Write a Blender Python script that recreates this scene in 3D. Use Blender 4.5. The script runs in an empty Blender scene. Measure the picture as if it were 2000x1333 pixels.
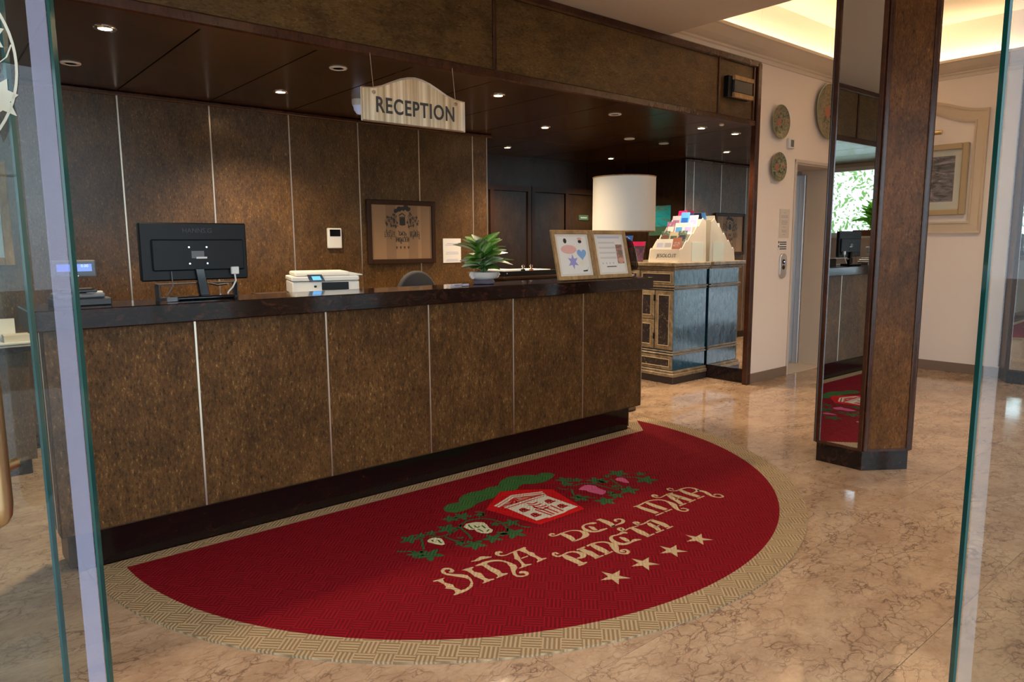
import bpy, bmesh, math, random
from mathutils import Vector, Matrix
random.seed(7)
PI = math.pi
sc = bpy.context.scene
C = sc.collection

# ------------------------------------------------------------------ camera
FPX, YAW, PITCH, ROLL, CAMH = 1391.06, 0.701962, 0.136297, -0.006321, 1.35
_cy, _sy, _cp, _sp = math.cos(YAW), math.sin(YAW), math.cos(PITCH), math.sin(PITCH)
_fw = Vector((_sy*_cp, _cy*_cp, -_sp)); _rt = Vector((_cy, -_sy, 0)); _up = _rt.cross(_fw)
_r2 = math.cos(ROLL)*_rt + math.sin(ROLL)*_up
_u2 = -math.sin(ROLL)*_rt + math.cos(ROLL)*_up
cam_d = bpy.data.cameras.new('camera'); cam = bpy.data.objects.new('camera', cam_d); C.objects.link(cam)
cam_d.sensor_width = 36; cam_d.lens = FPX/2000*36; cam_d.clip_start = 0.05
cam.matrix_world = Matrix(((_r2.x, _u2.x, -_fw.x, 0), (_r2.y, _u2.y, -_fw.y, 0), (_r2.z, _u2.z, -_fw.z, CAMH), (0, 0, 0, 1)))
sc.camera = cam

# ------------------------------------------------------------------ world and exposure
w = bpy.data.worlds.new('sky'); sc.world = w; w.use_nodes = True
bg = w.node_tree.nodes['Background']
bg.inputs[0].default_value = (0.70, 0.86, 1.0, 1); bg.inputs[1].default_value = 3.6
sc.view_settings.view_transform = 'Standard'; sc.view_settings.look = 'None'
sc.view_settings.gamma = 1; sc.view_settings.use_curve_mapping = False
sc.view_settings.exposure = 0.32
SPOT_W = 185.0; COVE = 22.0; SOFFIT_FILL_W = 55.0; HALL_FILL_W = 130.0  # soffit and hall watts drive the added downlights

# ------------------------------------------------------------------ pixel helpers (photo 2000 x 1333)
def ray(x, y):
    return _fw + _r2*((x-1000)/FPX) - _u2*((y-666.5)/FPX)
def on_z(x, y, z=0.0):
    d = ray(x, y); t = (z-CAMH)/d.z; return Vector((d.x*t, d.y*t, z))
def on_y(x, y, Y):
    d = ray(x, y); t = Y/d.y; return Vector((d.x*t, Y, CAMH+d.z*t))
def on_x(x, y, X):
    d = ray(x, y); t = X/d.x; return Vector((X, d.y*t, CAMH+d.z*t))

# ------------------------------------------------------------------ materials
MATS = {}
def nt(name):
    m = bpy.data.materials.new(name); m.use_nodes = True; MATS[name] = m
    n = m.node_tree.nodes; l = m.node_tree.links
    return m, n, l, n['Principled BSDF']
def pm(name, col, rough=.5, metal=0, spec=.5, coat=0, emit=None, es=0, trans=0, sheen=0, alpha=1):
    m, n, l, b = nt(name)
    b.inputs['Base Color'].default_value = (*col, 1); b.inputs['Roughness'].default_value = rough
    b.inputs['Metallic'].default_value = metal; b.inputs['Specular IOR Level'].default_value = spec
    b.inputs['Coat Weight'].default_value = coat; b.inputs['Transmission Weight'].default_value = trans
    if coat: b.inputs['Coat Roughness'].default_value = .08
    if sheen: b.inputs['Sheen Weight'].default_value = sheen
    if emit: b.inputs['Emission Color'].default_value = (*emit, 1); b.inputs['Emission Strength'].default_value = es
    b.inputs['Alpha'].default_value = alpha
    return m
def node(n, t, **kw):
    x = n.new(t)
    for k, v in kw.items(): setattr(x, k, v)
    return x
def ramp(n, stops):
    r = n.new('ShaderNodeValToRGB'); e = r.color_ramp.elements
    while len(e) < len(stops): e.new(.5)
    for i, (p, c) in enumerate(stops):
        e[i].position = p; e[i].color = (*c, 1)
    return r
def coords(n, l, scale=(1, 1, 1), rnd=True, rot=(0, 0, 0)):
    tc = n.new('ShaderNodeTexCoord'); mp = n.new('ShaderNodeMapping')
    mp.inputs['Scale'].default_value = scale; mp.inputs['Rotation'].default_value = rot
    l.new(tc.outputs['Object'], mp.inputs['Vector'])
    if rnd:
        oi = n.new('ShaderNodeObjectInfo'); mu = n.new('ShaderNodeMath'); mu.operation = 'MULTIPLY'; mu.inputs[1].default_value = 37
        l.new(oi.outputs['Random'], mu.inputs[0]); l.new(mu.outputs[0], mp.inputs['Location'])
    return mp.outputs['Vector']
def noise(n, l, vec, scale, detail=4, rough=.6, dist=0):
    x = n.new('ShaderNodeTexNoise'); x.inputs['Scale'].default_value = scale; x.inputs['Detail'].default_value = detail
    x.inputs['Roughness'].default_value = rough; x.inputs['Distortion'].default_value = dist
    l.new(vec, x.inputs['Vector']); return x
def mixc(n, l, f, a, b, blend='MIX'):
    x = n.new('ShaderNodeMix'); x.data_type = 'RGBA'; x.blend_type = blend
    for s, v in ((x.inputs[0], f), (x.inputs[6], a), (x.inputs[7], b)):
        if hasattr(v, 'links') or hasattr(v, 'is_output'): l.new(v, s)
        elif isinstance(v, (int, float)): s.default_value = v
        else: s.default_value = (*v, 1)
    return x.outputs[2]
def bump(n, l, b, h, strength=.2, dist=.01):
    x = n.new('ShaderNodeBump'); x.inputs['Strength'].default_value = strength; x.inputs['Distance'].default_value = dist
    l.new(h, x.inputs['Height']); l.new(x.outputs[0], b.inputs['Normal'])

def veneer(name, dark, mid, light, axis='z', rough=.36, coat=.0, spec=.22):
    m, n, l, b = nt(name)
    st = {'z': (1, 1, .38), 'x': (.38, 1, 1)}[axis]
    v = coords(n, l, st); v2 = coords(n, l, (1, 1, 1))
    a = noise(n, l, v, 105, 6, .80, .35); big = noise(n, l, v2, 2.6, 4, .65, .4); med = noise(n, l, v, 22, 4, .6, .5)
    r1 = ramp(n, [(.36, dark), (.48, mid), (.57, mid), (.68, light)]); l.new(a.outputs['Fac'], r1.inputs[0])
    r2 = ramp(n, [(.3, (.55, .52, .50)), (.7, (1.3, 1.27, 1.22))]); l.new(big.outputs['Fac'], r2.inputs[0])
    c = mixc(n, l, .8, r1.outputs[0], r2.outputs[0], 'MULTIPLY')
    r3 = ramp(n, [(.35, (.55, .52, .5)), (.65, (1.35, 1.33, 1.3))]); l.new(med.outputs['Fac'], r3.inputs[0])
    c = mixc(n, l, .5, c, r3.outputs[0], 'MULTIPLY')
    l.new(c, b.inputs['Base Color']); b.inputs['Roughness'].default_value = rough; b.inputs['Specular IOR Level'].default_value = spec
    b.inputs['Coat Weight'].default_value = coat; b.inputs['Coat Roughness'].default_value = .18
    bump(n, l, b, a.outputs['Fac'], .05, .002)
    return m
veneer('veneer', (.022, .010, .0035), (.100, .051, .0165), (.38, .235, .088), rough=.30, spec=.42)
veneer('veneer_counter', (.020, .009, .003), (.094, .043, .0135), (.36, .20, .068), rough=.46, spec=.14)
veneer('veneer_fascia', (.044, .021, .006), (.115, .060, .018), (.28, .165, .055), 'x')
veneer('veneer_column', (.045, .016, .005), (.135, .055, .016), (.32, .155, .048), spec=.2)
veneer('wood_ceiling', (.036, .015, .005), (.056, .024, .008), (.080, .038, .013), 'x', rough=.22, coat=.15, spec=.35)
veneer('wood_recess', (.018, .009, .005), (.034, .018, .009), (.070, .036, .016), rough=.34)
veneer('molding', (.035, .011, .005), (.060, .019, .008), (.10, .034, .012), rough=.25, coat=.1, spec=.4)
veneer('oak_frame', (.30, .17, .07), (.42, .26, .12), (.52, .35, .18), rough=.5)

def granite(nm='dark_granite', k=1.0):
    m, n, l, b = nt(nm); v = coords(n, l, (.5, 1, 1), False)
    a = noise(n, l, v, 22, 6, .7, 1.2)
    r = ramp(n, [(.40, (.008, .0045, .004)), (.56, (.020*k, .008*k, .006*k)), (.70, (.065*k, .022*k, .013*k)), (.8, (.12*k, .055*k, .035*k))])
    l.new(a.outputs['Fac'], r.inputs[0]); l.new(r.outputs[0], b.inputs['Base Color'])
    b.inputs['Roughness'].default_value = .08; b.inputs['Specular IOR Level'].default_value = .35; return m
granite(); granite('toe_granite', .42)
def marble():
    m, n, l, b = nt('floor_marble'); v = coords(n, l, (1, 1.5, 1), True, (0, 0, .35))
    wv = noise(n, l, v, 2.2, 4, .6)
    add = n.new('ShaderNodeVectorMath'); add.operation = 'MULTIPLY_ADD'
    l.new(wv.outputs['Color'], add.inputs[0]); add.inputs[1].default_value = (.55, .55, .55); l.new(v, add.inputs[2])
    vo = n.new('ShaderNodeTexVoronoi'); vo.feature = 'DISTANCE_TO_EDGE'; vo.inputs['Scale'].default_value = 11
    vo.inputs['Detail'].default_value = 2.2; vo.inputs['Roughness'].default_value = .8
    l.new(add.outputs[0], vo.inputs['Vector'])
    rv = ramp(n, [(0, (1, 1, 1)), (.034, (0, 0, 0))]); l.new(vo.outputs['Distance'], rv.inputs[0])
    mk = noise(n, l, v, 4, 3, .6); rm = ramp(n, [(.36, (0, 0, 0)), (.60, (1, 1, 1))]); l.new(mk.outputs['Fac'], rm.inputs[0])
    mul = n.new('ShaderNodeMath'); mul.operation = 'MULTIPLY'; l.new(rv.outputs[0], mul.inputs[0]); l.new(rm.outputs[0], mul.inputs[1])
    cl = noise(n, l, v, 3.2, 5, .65, .5)
    rc = ramp(n, [(.3, (.30, .187, .120)), (.5, (.40, .268, .178)), (.68, (.48, .338, .228))]); l.new(cl.outputs['Fac'], rc.inputs[0])
    sp = noise(n, l, v, 40, 3, .7); rs = ramp(n, [(.35, (.85, .83, .8)), (.65, (1.08, 1.06, 1.04))]); l.new(sp.outputs['Fac'], rs.inputs[0])
    c = mixc(n, l, .6, rc.outputs[0], rs.outputs[0], 'MULTIPLY')
    mf = n.new('ShaderNodeMath'); mf.operation = 'MULTIPLY'; mf.inputs[1].default_value = .85; l.new(mul.outputs[0], mf.inputs[0])
    c = mixc(n, l, mf.outputs[0], c, (.10, .05, .032))
    l.new(c, b.inputs['Base Color'])
    rr = ramp(n, [(.3, (.05, .05, .05)), (.7, (.11, .11, .11))]); l.new(sp.outputs['Fac'], rr.inputs[0]); l.new(rr.outputs[0], b.inputs['Roughness'])
    return m
marble()
def plaster(name, col, r=.75):
    m, n, l, b = nt(name); v = coords(n, l, (1, 1, 1), False); a = noise(n, l, v, 60, 3, .6)
    b.inputs['Base Color'].default_value = (*col, 1); b.inputs['Roughness'].default_value = r
    bump(n, l, b, a.outputs['Fac'], .06, .004); return m
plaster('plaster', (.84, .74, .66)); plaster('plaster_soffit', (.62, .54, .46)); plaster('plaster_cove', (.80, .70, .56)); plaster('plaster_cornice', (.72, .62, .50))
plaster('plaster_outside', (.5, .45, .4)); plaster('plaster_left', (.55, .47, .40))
def weave(name, col, col2, cell=.068, per=.0155):
    m, n, l, b = nt(name)
    v = coords(n, l, (1, 1, 1), False, (0, 0, .785))
    ck = n.new('ShaderNodeTexChecker'); ck.inputs['Scale'].default_value = 1/cell
    ck.inputs[1].default_value = (0, 0, 0, 1); ck.inputs[2].default_value = (1, 1, 1, 1); l.new(v, ck.inputs['Vector'])
    sx = n.new('ShaderNodeSeparateXYZ'); l.new(v, sx.inputs[0])
    outs = []
    for k in (0, 1):
        mu = n.new('ShaderNodeMath'); mu.operation = 'MULTIPLY'; mu.inputs[1].default_value = 2*PI/per; l.new(sx.outputs[k], mu.inputs[0])
        s = n.new('ShaderNodeMath'); s.operation = 'SINE'; l.new(mu.outputs[0], s.inputs[0]); outs.append(s.outputs[0])
    mx = n.new('ShaderNodeMix'); l.new(ck.outputs['Fac'], mx.inputs[0]); l.new(outs[0], mx.inputs[2]); l.new(outs[1], mx.inputs[3])
    h = mx.outputs[0]
    mr = n.new('ShaderNodeMapRange'); mr.inputs[1].default_value = -1; mr.inputs[2].default_value = 1; l.new(h, mr.inputs[0])
    nz = noise(n, l, v, 400, 2, .6)
    c = mixc(n, l, mr.outputs[0], col2, col)
    rz = ramp(n, [(.3, (.75, .75, .75)), (.7, (1.2, 1.2, 1.2))]); l.new(nz.outputs['Fac'], rz.inputs[0])
    c = mixc(n, l, .7, c, rz.outputs[0], 'MULTIPLY')
    l.new(c, b.inputs['Base Color']); b.inputs['Roughness'].default_value = .95; b.inputs['Specular IOR Level'].default_value = .1
    bump(n, l, b, mr.outputs[0], .6, .004); return m
weave('rug_red', (.225, .003, .010), (.105, .002, .005)); weave('rug_beige', (.42, .30, .18), (.20, .135, .075))
weave('rug_letter', (.50, .37, .22), (.38, .27, .16)); weave('rug_green', (.045, .13, .035), (.03, .09, .022))
weave('rug_leaf', (.040, .115, .040), (.024, .07, .024)); weave('rug_bright_red', (.50, .006, .008), (.40, .005, .006))
weave('rug_white', (.62, .57, .47), (.52, .48, .40)); weave('rug_pink', (.52, .10, .22), (.42, .07, .17)); weave('rug_blush', (.50, .22, .17), (.40, .16, .12))
weave('rug_cream', (.58, .56, .38), (.48, .46, .30)); weave('rug_dark', (.10, .006, .010), (.08, .005, .008))

pm('metal_strip', (.62, .54, .44), .30, 1); pm('chrome', (.75, .74, .72), .08, 1); pm('steel', (.62, .63, .64), .34, 1)
pm('brass', (.60, .47, .27), .28, 1); pm('brushed_unused', (.8, .7, .5), .3, 1)
pm('mirror', (.80, .82, .82), .004, 1); pm('mirror_column', (.78, .80, .80), .004, 1)
pm('black_plastic', (.006, .006, .007), .4, spec=.25); pm('black_gloss', (.006, .006, .008), .06); pm('dark_plastic', (.03, .03, .033), .45)
pm('grey_plastic', (.12, .12, .13), .4); pm('white_plastic', (.72, .70, .66), .35); pm('white_paper', (.78, .75, .70), .7); pm('white_cable', (.7, .68, .65), .4)
pm('logo_grey', (.035, .035, .04), .5); pm('ink', (.02, .018, .018), .6); pm('engraved', (.05, .045, .04), .4)
pm('lens_off', (.55, .54, .55), .3, .6); pm('lens_on', (1, .9, .75), .3, emit=(1, .80, .55), es=14)
pm('led', (1, .8, .5), .4, emit=(1, .80, .54), es=COVE)
pm('lcd_blue', (.1, .15, .5), .2, emit=(.12, .20, .95), es=1.0); pm('lcd_cyan', (.1, .3, .6), .2, emit=(.10, .45, .95), es=.9)
pm('lcd_dim', (.4, .45, .7), .2, emit=(.5, .6, 1), es=.9)
pm('dome_glass', (.55, .62, .85), .1, emit=(.5, .6, 1), es=.12)
pm('fabric_chair', (.025, .024, .028), .8); pm('shade_fabric', (.78, .74, .66), .85); pm('ceramic_white', (.62, .56, .52), .25); pm('ceramic_grey', (.12, .10, .13), .3)
pm('soil', (.03, .018, .01), .9); pm('terracotta', (.20, .07, .03), .6)
pm('cream_paint', (.42, .30, .15), .45); pm('cream_light', (.40, .31, .19), .45); pm('dark_panel', (.030, .022, .022), .35)
pm('gold_frame', (.50, .38, .22), .42, .35); pm('mat_board', (.70, .64, .55), .8); pm('panel_moulding', (.62, .50, .36), .6)
pm('baseboard_stone', (.22, .15, .11), .3); pm('door_trim', (.62, .52, .44), .5)
pm('jamb_stone', (.62, .50, .38), .3); pm('dark_frame_wood', (.038, .016, .008), .4, spec=.2)
pm('print_pink', (.75, .42, .38), .7); pm('print_blue', (.22, .40, .68), .7); pm('print_violet', (.32, .30, .62), .7); pm('print_yellow', (.80, .72, .50), .7)
pm('skin_print', (.62, .35, .26), .7); pm('paw_print', (.20, .16, .13), .7); pm('print_lilac', (.50, .50, .66), .7); pm('line_grey', (.45, .43, .48), .7)
pm('card_white', (.66, .58, .48), .6); pm('card_pale', (.62, .66, .58), .55); pm('tan_panel', (.30, .17, .085), .6); pm('tan_stripe', (.23, .13, .065), .6)
pm('outdoor_ground', (.25, .24, .22), .8); pm('bezel', (.02, .02, .022), .3)
pm('reflection_film', (.36, .35, .46), .5, alpha=.36, spec=.1); pm('etch', (.75, .70, .55), .6, alpha=.7); pm('reflection_film_faint', (.5, .5, .52), .5, alpha=.10, spec=.1)  # both pale films paint a reflection seen beside the glass edges
pm('glass_edge', (.002, .05, .045), .08); pm('glass_edge_blue', (.004, .07, .08), .08)
for k, c in dict(magenta=(.55, .01, .10), sky=(.10, .35, .75), blue=(.02, .12, .50), teal=(.02, .30, .34), dusk=(.30, .14, .30), brown=(.18, .07, .045), forest=(.05, .11, .07), sand=(.55, .45, .30), white=(.76, .73, .68), plum=(.20, .06, .22), navy=(.02, .03, .10), olive=(.20, .24, .12), rust=(.38, .13, .08), lilac=(.45, .38, .72), night=(.03, .03, .05)).items():
    pm('print_'+k+'_', c, .35)
def picture_mat(name, stops, scale=6, stretch=(1, 1, 1), detail=5):
    m, n, l, b = nt(name); v = coords(n, l, stretch, False); a = noise(n, l, v, scale, detail, .65, 1)
    r = ramp(n, stops); l.new(a.outputs['Fac'], r.inputs[0]); l.new(r.outputs[0], b.inputs['Base Color']); b.inputs['Roughness'].default_value = .35; return m
picture_mat('painting_sea', [(.3, (.03, .03, .04)), (.45, (.16, .13, .11)), (.55, (.30, .24, .26)), (.7, (.5, .42, .42))], 6, (1, 1, 4))
picture_mat('poster_teal', [(.3, (.02, .16, .20)), (.5, (.01, .30, .36)), (.62, (.10, .14, .08)), (.75, (.2, .2, .1))], 5, (1, 1, 2))
picture_mat('painting_pale', [(.3, (.35, .5, .5)), (.5, (.5, .65, .68)), (.7, (.6, .72, .75))], 4)
picture_mat('magazine_night', [(.3, (.02, .02, .03)), (.5, (.07, .04, .06)), (.62, (.2, .06, .12)), (.75, (.08, .12, .25))], 30)
picture_mat('photo_print', [(.3, (.10, .05, .05)), (.5, (.4, .18, .15)), (.65, (.6, .4, .3)), (.8, (.8, .7, .6))], 60)
picture_mat('photo_dusk', [(.3, (.08, .05, .12)), (.5, (.4, .12, .25)), (.65, (.45, .35, .5)), (.8, (.75, .7, .75))], 50)
picture_mat('photo_green', [(.3, (.02, .03, .03)), (.5, (.08, .12, .1)), (.65, (.3, .4, .3)), (.8, (.6, .55, .45))], 50)
picture_mat('plate_floral', [(.36, (.03, .06, .045)), (.44, (.30, .27, .15)), (.50, (.05, .09, .06)), (.56, (.34, .30, .17)), (.64, (.36, .11, .07)), (.70, (.05, .10, .07))], 24, (1, 1, 1), 1)
picture_mat('panel_floral', [(.45, (.022, .018, .020)), (.62, (.04, .03, .03)), (.68, (.30, .22, .12)), (.74, (.05, .035, .03))], 40, (1, 1, 1), 2)
def bluepaint():
    m, n, l, b = nt('blue_paint'); v = coords(n, l, (1, 1, .5), False); a = noise(n, l, v, 26, 4, .6, .6)
    r = ramp(n, [(.3, (.008, .045, .080)), (.55, (.018, .080, .125)), (.75, (.04, .095, .12))]); l.new(a.outputs['Fac'], r.inputs[0]); l.new(r.outputs[0], b.inputs['Base Color'])
    b.inputs['Roughness'].default_value = .2; b.inputs['Coat Weight'].default_value = .8; b.inputs['Coat Roughness'].default_value = .1
    bump(n, l, b, a.outputs['Fac'], .5, .014)
bluepaint()
def brushed():
    m, n, l, b = nt('brushed_sign'); v = coords(n, l, (1, 1, .02), False); a = noise(n, l, v, 26, 3, .6); f = noise(n, l, v, 400, 2, .6)
    r = ramp(n, [(.36, (.46, .37, .23)), (.5, (.74, .65, .47)), (.62, (.95, .90, .76))]); l.new(a.outputs['Fac'], r.inputs[0]); l.new(r.outputs[0], b.inputs['Base Color'])
    b.inputs['Metallic'].default_value = 1; b.inputs['Roughness'].default_value = .36; b.inputs['Anisotropic'].default_value = .6
    bump(n, l, b, f.outputs['Fac'], .05, .002)
brushed()
def agedcream():
    m, n, l, b = nt('aged_cream'); v = coords(n, l, (1, 1, 1), False); a = noise(n, l, v, 14, 5, .7, .5)
    r = ramp(n, [(.3, (.075, .050, .028)), (.5, (.22, .155, .085)), (.7, (.38, .285, .17))]); l.new(a.outputs['Fac'], r.inputs[0]); l.new(r.outputs[0], b.inputs['Base Color']); b.inputs['Roughness'].default_value = .4
agedcream()
def arch_glass(name, tint, ior=1.45, rough=0.0):
    m = bpy.data.materials.new(name); m.use_nodes = True; MATS[name] = m; n = m.node_tree.nodes; l = m.node_tree.links
    n.remove(n['Principled BSDF']); o = n['Material Output']
    t = n.new('ShaderNodeBsdfTransparent'); t.inputs[0].default_value = (*tint, 1)
    g = n.new('ShaderNodeBsdfGlossy'); g.inputs['Roughness'].default_value = rough; f = n.new('ShaderNodeFresnel'); f.inputs[0].default_value = ior
    mx = n.new('ShaderNodeMixShader'); ge = n.new('ShaderNodeNewGeometry'); iv = n.new('ShaderNodeMath'); iv.operation = 'SUBTRACT'; iv.inputs[0].default_value = 1; l.new(ge.outputs['Backfacing'], iv.inputs[1]); mu = n.new('ShaderNodeMath'); mu.operation = 'MULTIPLY'; l.new(f.outputs[0], mu.inputs[0]); l.new(iv.outputs[0], mu.inputs[1]); l.new(mu.outputs[0], mx.inputs[0]); l.new(t.outputs[0], mx.inputs[1]); l.new(g.outputs[0], mx.inputs[2]); l.new(mx.outputs[0], o.inputs[0])
arch_glass('door_glass', (.93, .96, .95)); arch_glass('window_glass', (.95, .97, .97)); arch_glass('smoked_glass', (.30, .27, .24)); arch_glass('acrylic', (.93, .93, .93))
def leafmat(name, edge, mid, cream):
    m, n, l, b = nt(name); tc = n.new('ShaderNodeTexCoord'); s = n.new('ShaderNodeSeparateXYZ'); l.new(tc.outputs['Object'], s.inputs[0])
    ab = n.new('ShaderNodeMath'); ab.operation = 'ABSOLUTE'; l.new(s.outputs[0], ab.inputs[0])
    nz = noise(n, l, tc.outputs['Object'], 60, 2, .5)
    ma = n.new('ShaderNodeMath'); ma.operation = 'MULTIPLY_ADD'; ma.inputs[1].default_value = .02; l.new(nz.outputs['Fac'], ma.inputs[0]); l.new(ab.outputs[0], ma.inputs[2])
    r = ramp(n, [(.008, cream), (.018, mid), (.032, edge)]); l.new(ma.outputs[0], r.inputs[0]); l.new(r.outputs[0], b.inputs['Base Color'])
    b.inputs['Roughness'].default_value = .35
leafmat('leaf_variegated', (.08, .26, .02), (.22, .42, .07), (.62, .68, .34)); leafmat('leaf_dark', (.03, .10, .015), (.05, .15, .02), (.10, .22, .05)); leafmat('leaf_white', (.30, .38, .22), (.55, .58, .42), (.70, .70, .56))
leafmat('leaf_bright', (.10, .30, .02), (.16, .42, .03), (.22, .5, .06))
def translucent(name, col):
    m = bpy.data.materials.new(name); m.use_nodes = True; MATS[name] = m; n = m.node_tree.nodes; l = m.node_tree.links
    n.remove(n['Principled BSDF']); d_ = n.new('ShaderNodeBsdfDiffuse'); t_ = n.new('ShaderNodeBsdfTranslucent'); x_ = n.new('ShaderNodeMixShader'); x_.inputs[0].default_value = .5
    for q in (d_, t_): q.inputs[0].default_value = (*col, 1)
    l.new(d_.outputs[0], x_.inputs[1]); l.new(t_.outputs[0], x_.inputs[2]); l.new(x_.outputs[0], n['Material Output'].inputs[0])
translucent('shrub_leaf', (.26, .42, .13)); translucent('leaf_glow', (.22, .50, .05)); pm('stem_green', (.10, .20, .04), .5)

# ------------------------------------------------------------------ mesh builder
ORI = {}
class MB:
    def __init__(s): s.v = []; s.f = []
    def add(s, vs, fs):
        k = len(s.v); s.v += [tuple(p) for p in vs]; s.f += [tuple(i+k for i in f) for f in fs]; return s
    def box(s, x0, x1, y0, y1, z0, z1):
        return s.add([(x0, y0, z0), (x1, y0, z0), (x1, y1, z0), (x0, y1, z0), (x0, y0, z1), (x1, y0, z1), (x1, y1, z1), (x0, y1, z1)],
                     [(3, 2, 1, 0), (4, 5, 6, 7), (0, 1, 5, 4), (1, 2, 6, 5), (2, 3, 7, 6), (3, 0, 4, 7)])
    def prism(s, poly, fn, d0, d1):
        n = len(poly); vs = [fn(a, b, d0) for a, b in poly]+[fn(a, b, d1) for a, b in poly]
        return s.add(vs, [tuple(range(n))[::-1], tuple(range(n, 2*n))]+[(i, (i+1) % n, n+(i+1) % n, n+i) for i in range(n)])
    def flat(s, pts): return s.add(pts, [tuple(range(len(pts)))])
    def tube(s, path, r, n=8, caps=True):
        path = [Vector(p) for p in path]; m = len(path); rs = r if isinstance(r, (list, tuple)) else [r]*m; vs = []
        ref = None
        for i, p in enumerate(path):
            t = (path[min(i+1, m-1)]-path[max(i-1, 0)]).normalized()
            if ref is None: ref = Vector((0, 0, 1)) if abs(t.z) < .9 else Vector((1, 0, 0))
            a = t.cross(ref).normalized(); b = a.cross(t).normalized(); ref = b if abs(t.dot(b)) < .9 else ref
            for k in range(n):
                q = 2*PI*k/n; vs.append(p+a*(math.cos(q)*rs[i])+b*(math.sin(q)*rs[i]))
        fs = [(i*n+k, i*n+(k+1) % n, (i+1)*n+(k+1) % n, (i+1)*n+k) for i in range(m-1) for k in range(n)]
        if caps: fs += [tuple(range(n))[::-1], tuple(range((m-1)*n, m*n))]
        return s.add(vs, fs)
    def lathe(s, prof, c=(0, 0, 0), n=32, axis='z', caps=True):
        vs = []
        for r, h in prof:
            for k in range(n):
                q = 2*PI*k/n; a, b = r*math.cos(q), r*math.sin(q)
                vs.append({'z': (c[0]+a, c[1]+b, c[2]+h), 'y': (c[0]+a, c[1]+h, c[2]+b), 'x': (c[0]+h, c[1]+a, c[2]+b)}[axis])
        m = len(prof)
        fs = [(i*n+k, i*n+(k+1) % n, (i+1)*n+(k+1) % n, (i+1)*n+k) for i in range(m-1) for k in range(n)]
        if caps and prof[0][0] > 1e-6: fs.append(tuple(range(n))[::-1])
        if caps and prof[-1][0] > 1e-6: fs.append(tuple(range((m-1)*n, m*n)))
        return s.add(vs, fs)
    def xf(s, M): s.v = [tuple(M @ Vector(p)) for p in s.v]; return s
    def build(s, name, mat, parent=None, bev=0, smooth=False, seg=1):
        org = ORI.get(parent.name, Vector()) if parent else Vector()
        me = bpy.data.meshes.new(name)
        me.from_pydata([(p[0]-org.x, p[1]-org.y, p[2]-org.z) for p in s.v], [], s.f); me.validate()
        bm = bmesh.new(); bm.from_mesh(me)
        bmesh.ops.remove_doubles(bm, verts=bm.verts, dist=1e-6)
        bmesh.ops.recalc_face_normals(bm, faces=bm.faces)
        if bev:
            ed = [e for e in bm.edges if len(e.link_faces) == 2 and e.calc_face_angle(0) > .5]
            bmesh.ops.bevel(bm, geom=ed, offset=bev, segments=seg, profile=.5, affect='EDGES')
        bm.to_mesh(me); bm.free()
        if smooth:
            for p in me.polygons: p.use_smooth = True
            me.set_sharp_from_angle(angle=math.radians(38))
        me.materials.append(MATS[mat])
        o = bpy.data.objects.new(name, me); C.objects.link(o)
        if parent: o.parent = parent
        ORI[o.name] = org
        return o
def tag(o, label, cat, group=None):
    o['label'] = label; o['category'] = cat
    if group: o['group'] = group
    return o
def thing(name, label, cat, loc=(0, 0, 0), group=None):
    o = bpy.data.objects.new(name, None); C.objects.link(o); o.location = loc; o.empty_display_size = .1
    ORI[o.name] = Vector(loc); return tag(o, label, cat, group)
def struct(o, label=None):
    o['kind'] = 'structure'
    if label: o['label'] = label
    return o
def sempty(name, loc=(0, 0, 0)):
    o = bpy.data.objects.new(name, None); C.objects.link(o); o.location = loc; ORI[o.name] = Vector(loc); o['kind'] = 'structure'; return o
def box(name, mat, parent, x0, x1, y0, y1, z0, z1, bev=0): return MB().box(x0, x1, y0, y1, z0, z1).build(name, mat, parent, bev)
def clone(o, name, parent, loc=(0, 0, 0)):
    c = o.copy(); c.name = name; C.objects.link(c); c.parent = parent; c.location = loc; return c
XZ = lambda Y: (lambda a, b, d: (a, Y+d, b))       # polygon in x,z; depth along y
YZ = lambda X: (lambda a, b, d: (X+d, a, b))
XY = lambda Z: (lambda a, b, d: (a, b, Z+d))
def text_mesh(name, body, size, M, mat, parent, ext=.001, align='CENTER', sx=1.0, off=0.0, spacing=1.0):
    cu = bpy.data.curves.new(name, 'FONT'); cu.body = body; cu.size = size; cu.align_x = align; cu.align_y = 'CENTER'
    cu.extrude = ext; cu.resolution_u = 4; cu.offset = off; cu.space_character = spacing
    t = bpy.data.objects.new('tmp', cu); C.objects.link(t)
    me = bpy.data.meshes.new_from_object(t); bpy.data.objects.remove(t)
    me.name = name; me.transform(Matrix.Diagonal((sx, 1, 1, 1))); me.transform(M)
    org = ORI.get(parent.name, Vector()) if parent else Vector(); me.transform(Matrix.Translation(-org))
    me.materials.clear(); me.materials.append(MATS[mat])
    o = bpy.data.objects.new(name, me); C.objects.link(o); o.parent = parent; ORI[o.name] = org; return o
def face_y(x, y, z): return Matrix.Translation((x, y, z)) @ Matrix.Rotation(PI/2, 4, 'X')          # reads from -y
def face_x(x, y, z): return Matrix.Translation((x, y, z)) @ Matrix.Rotation(-PI/2, 4, 'Z') @ Matrix.Rotation(PI/2, 4, 'X')  # reads from -x

# ------------------------------------------------------------------ key dimensions
X_MIR, Y_FAS, Z_CEIL, Y_BACK, Y_REC, X_END = 6.06, 3.664, 2.405, 5.63, 6.80, 4.45
X_RW, Z_SOF, Z_HALL, X_SOF, X_LW = 8.18, 2.95, 3.49, 4.69, -1.6
SEAM0, SEAM = 1.213, .6123

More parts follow.
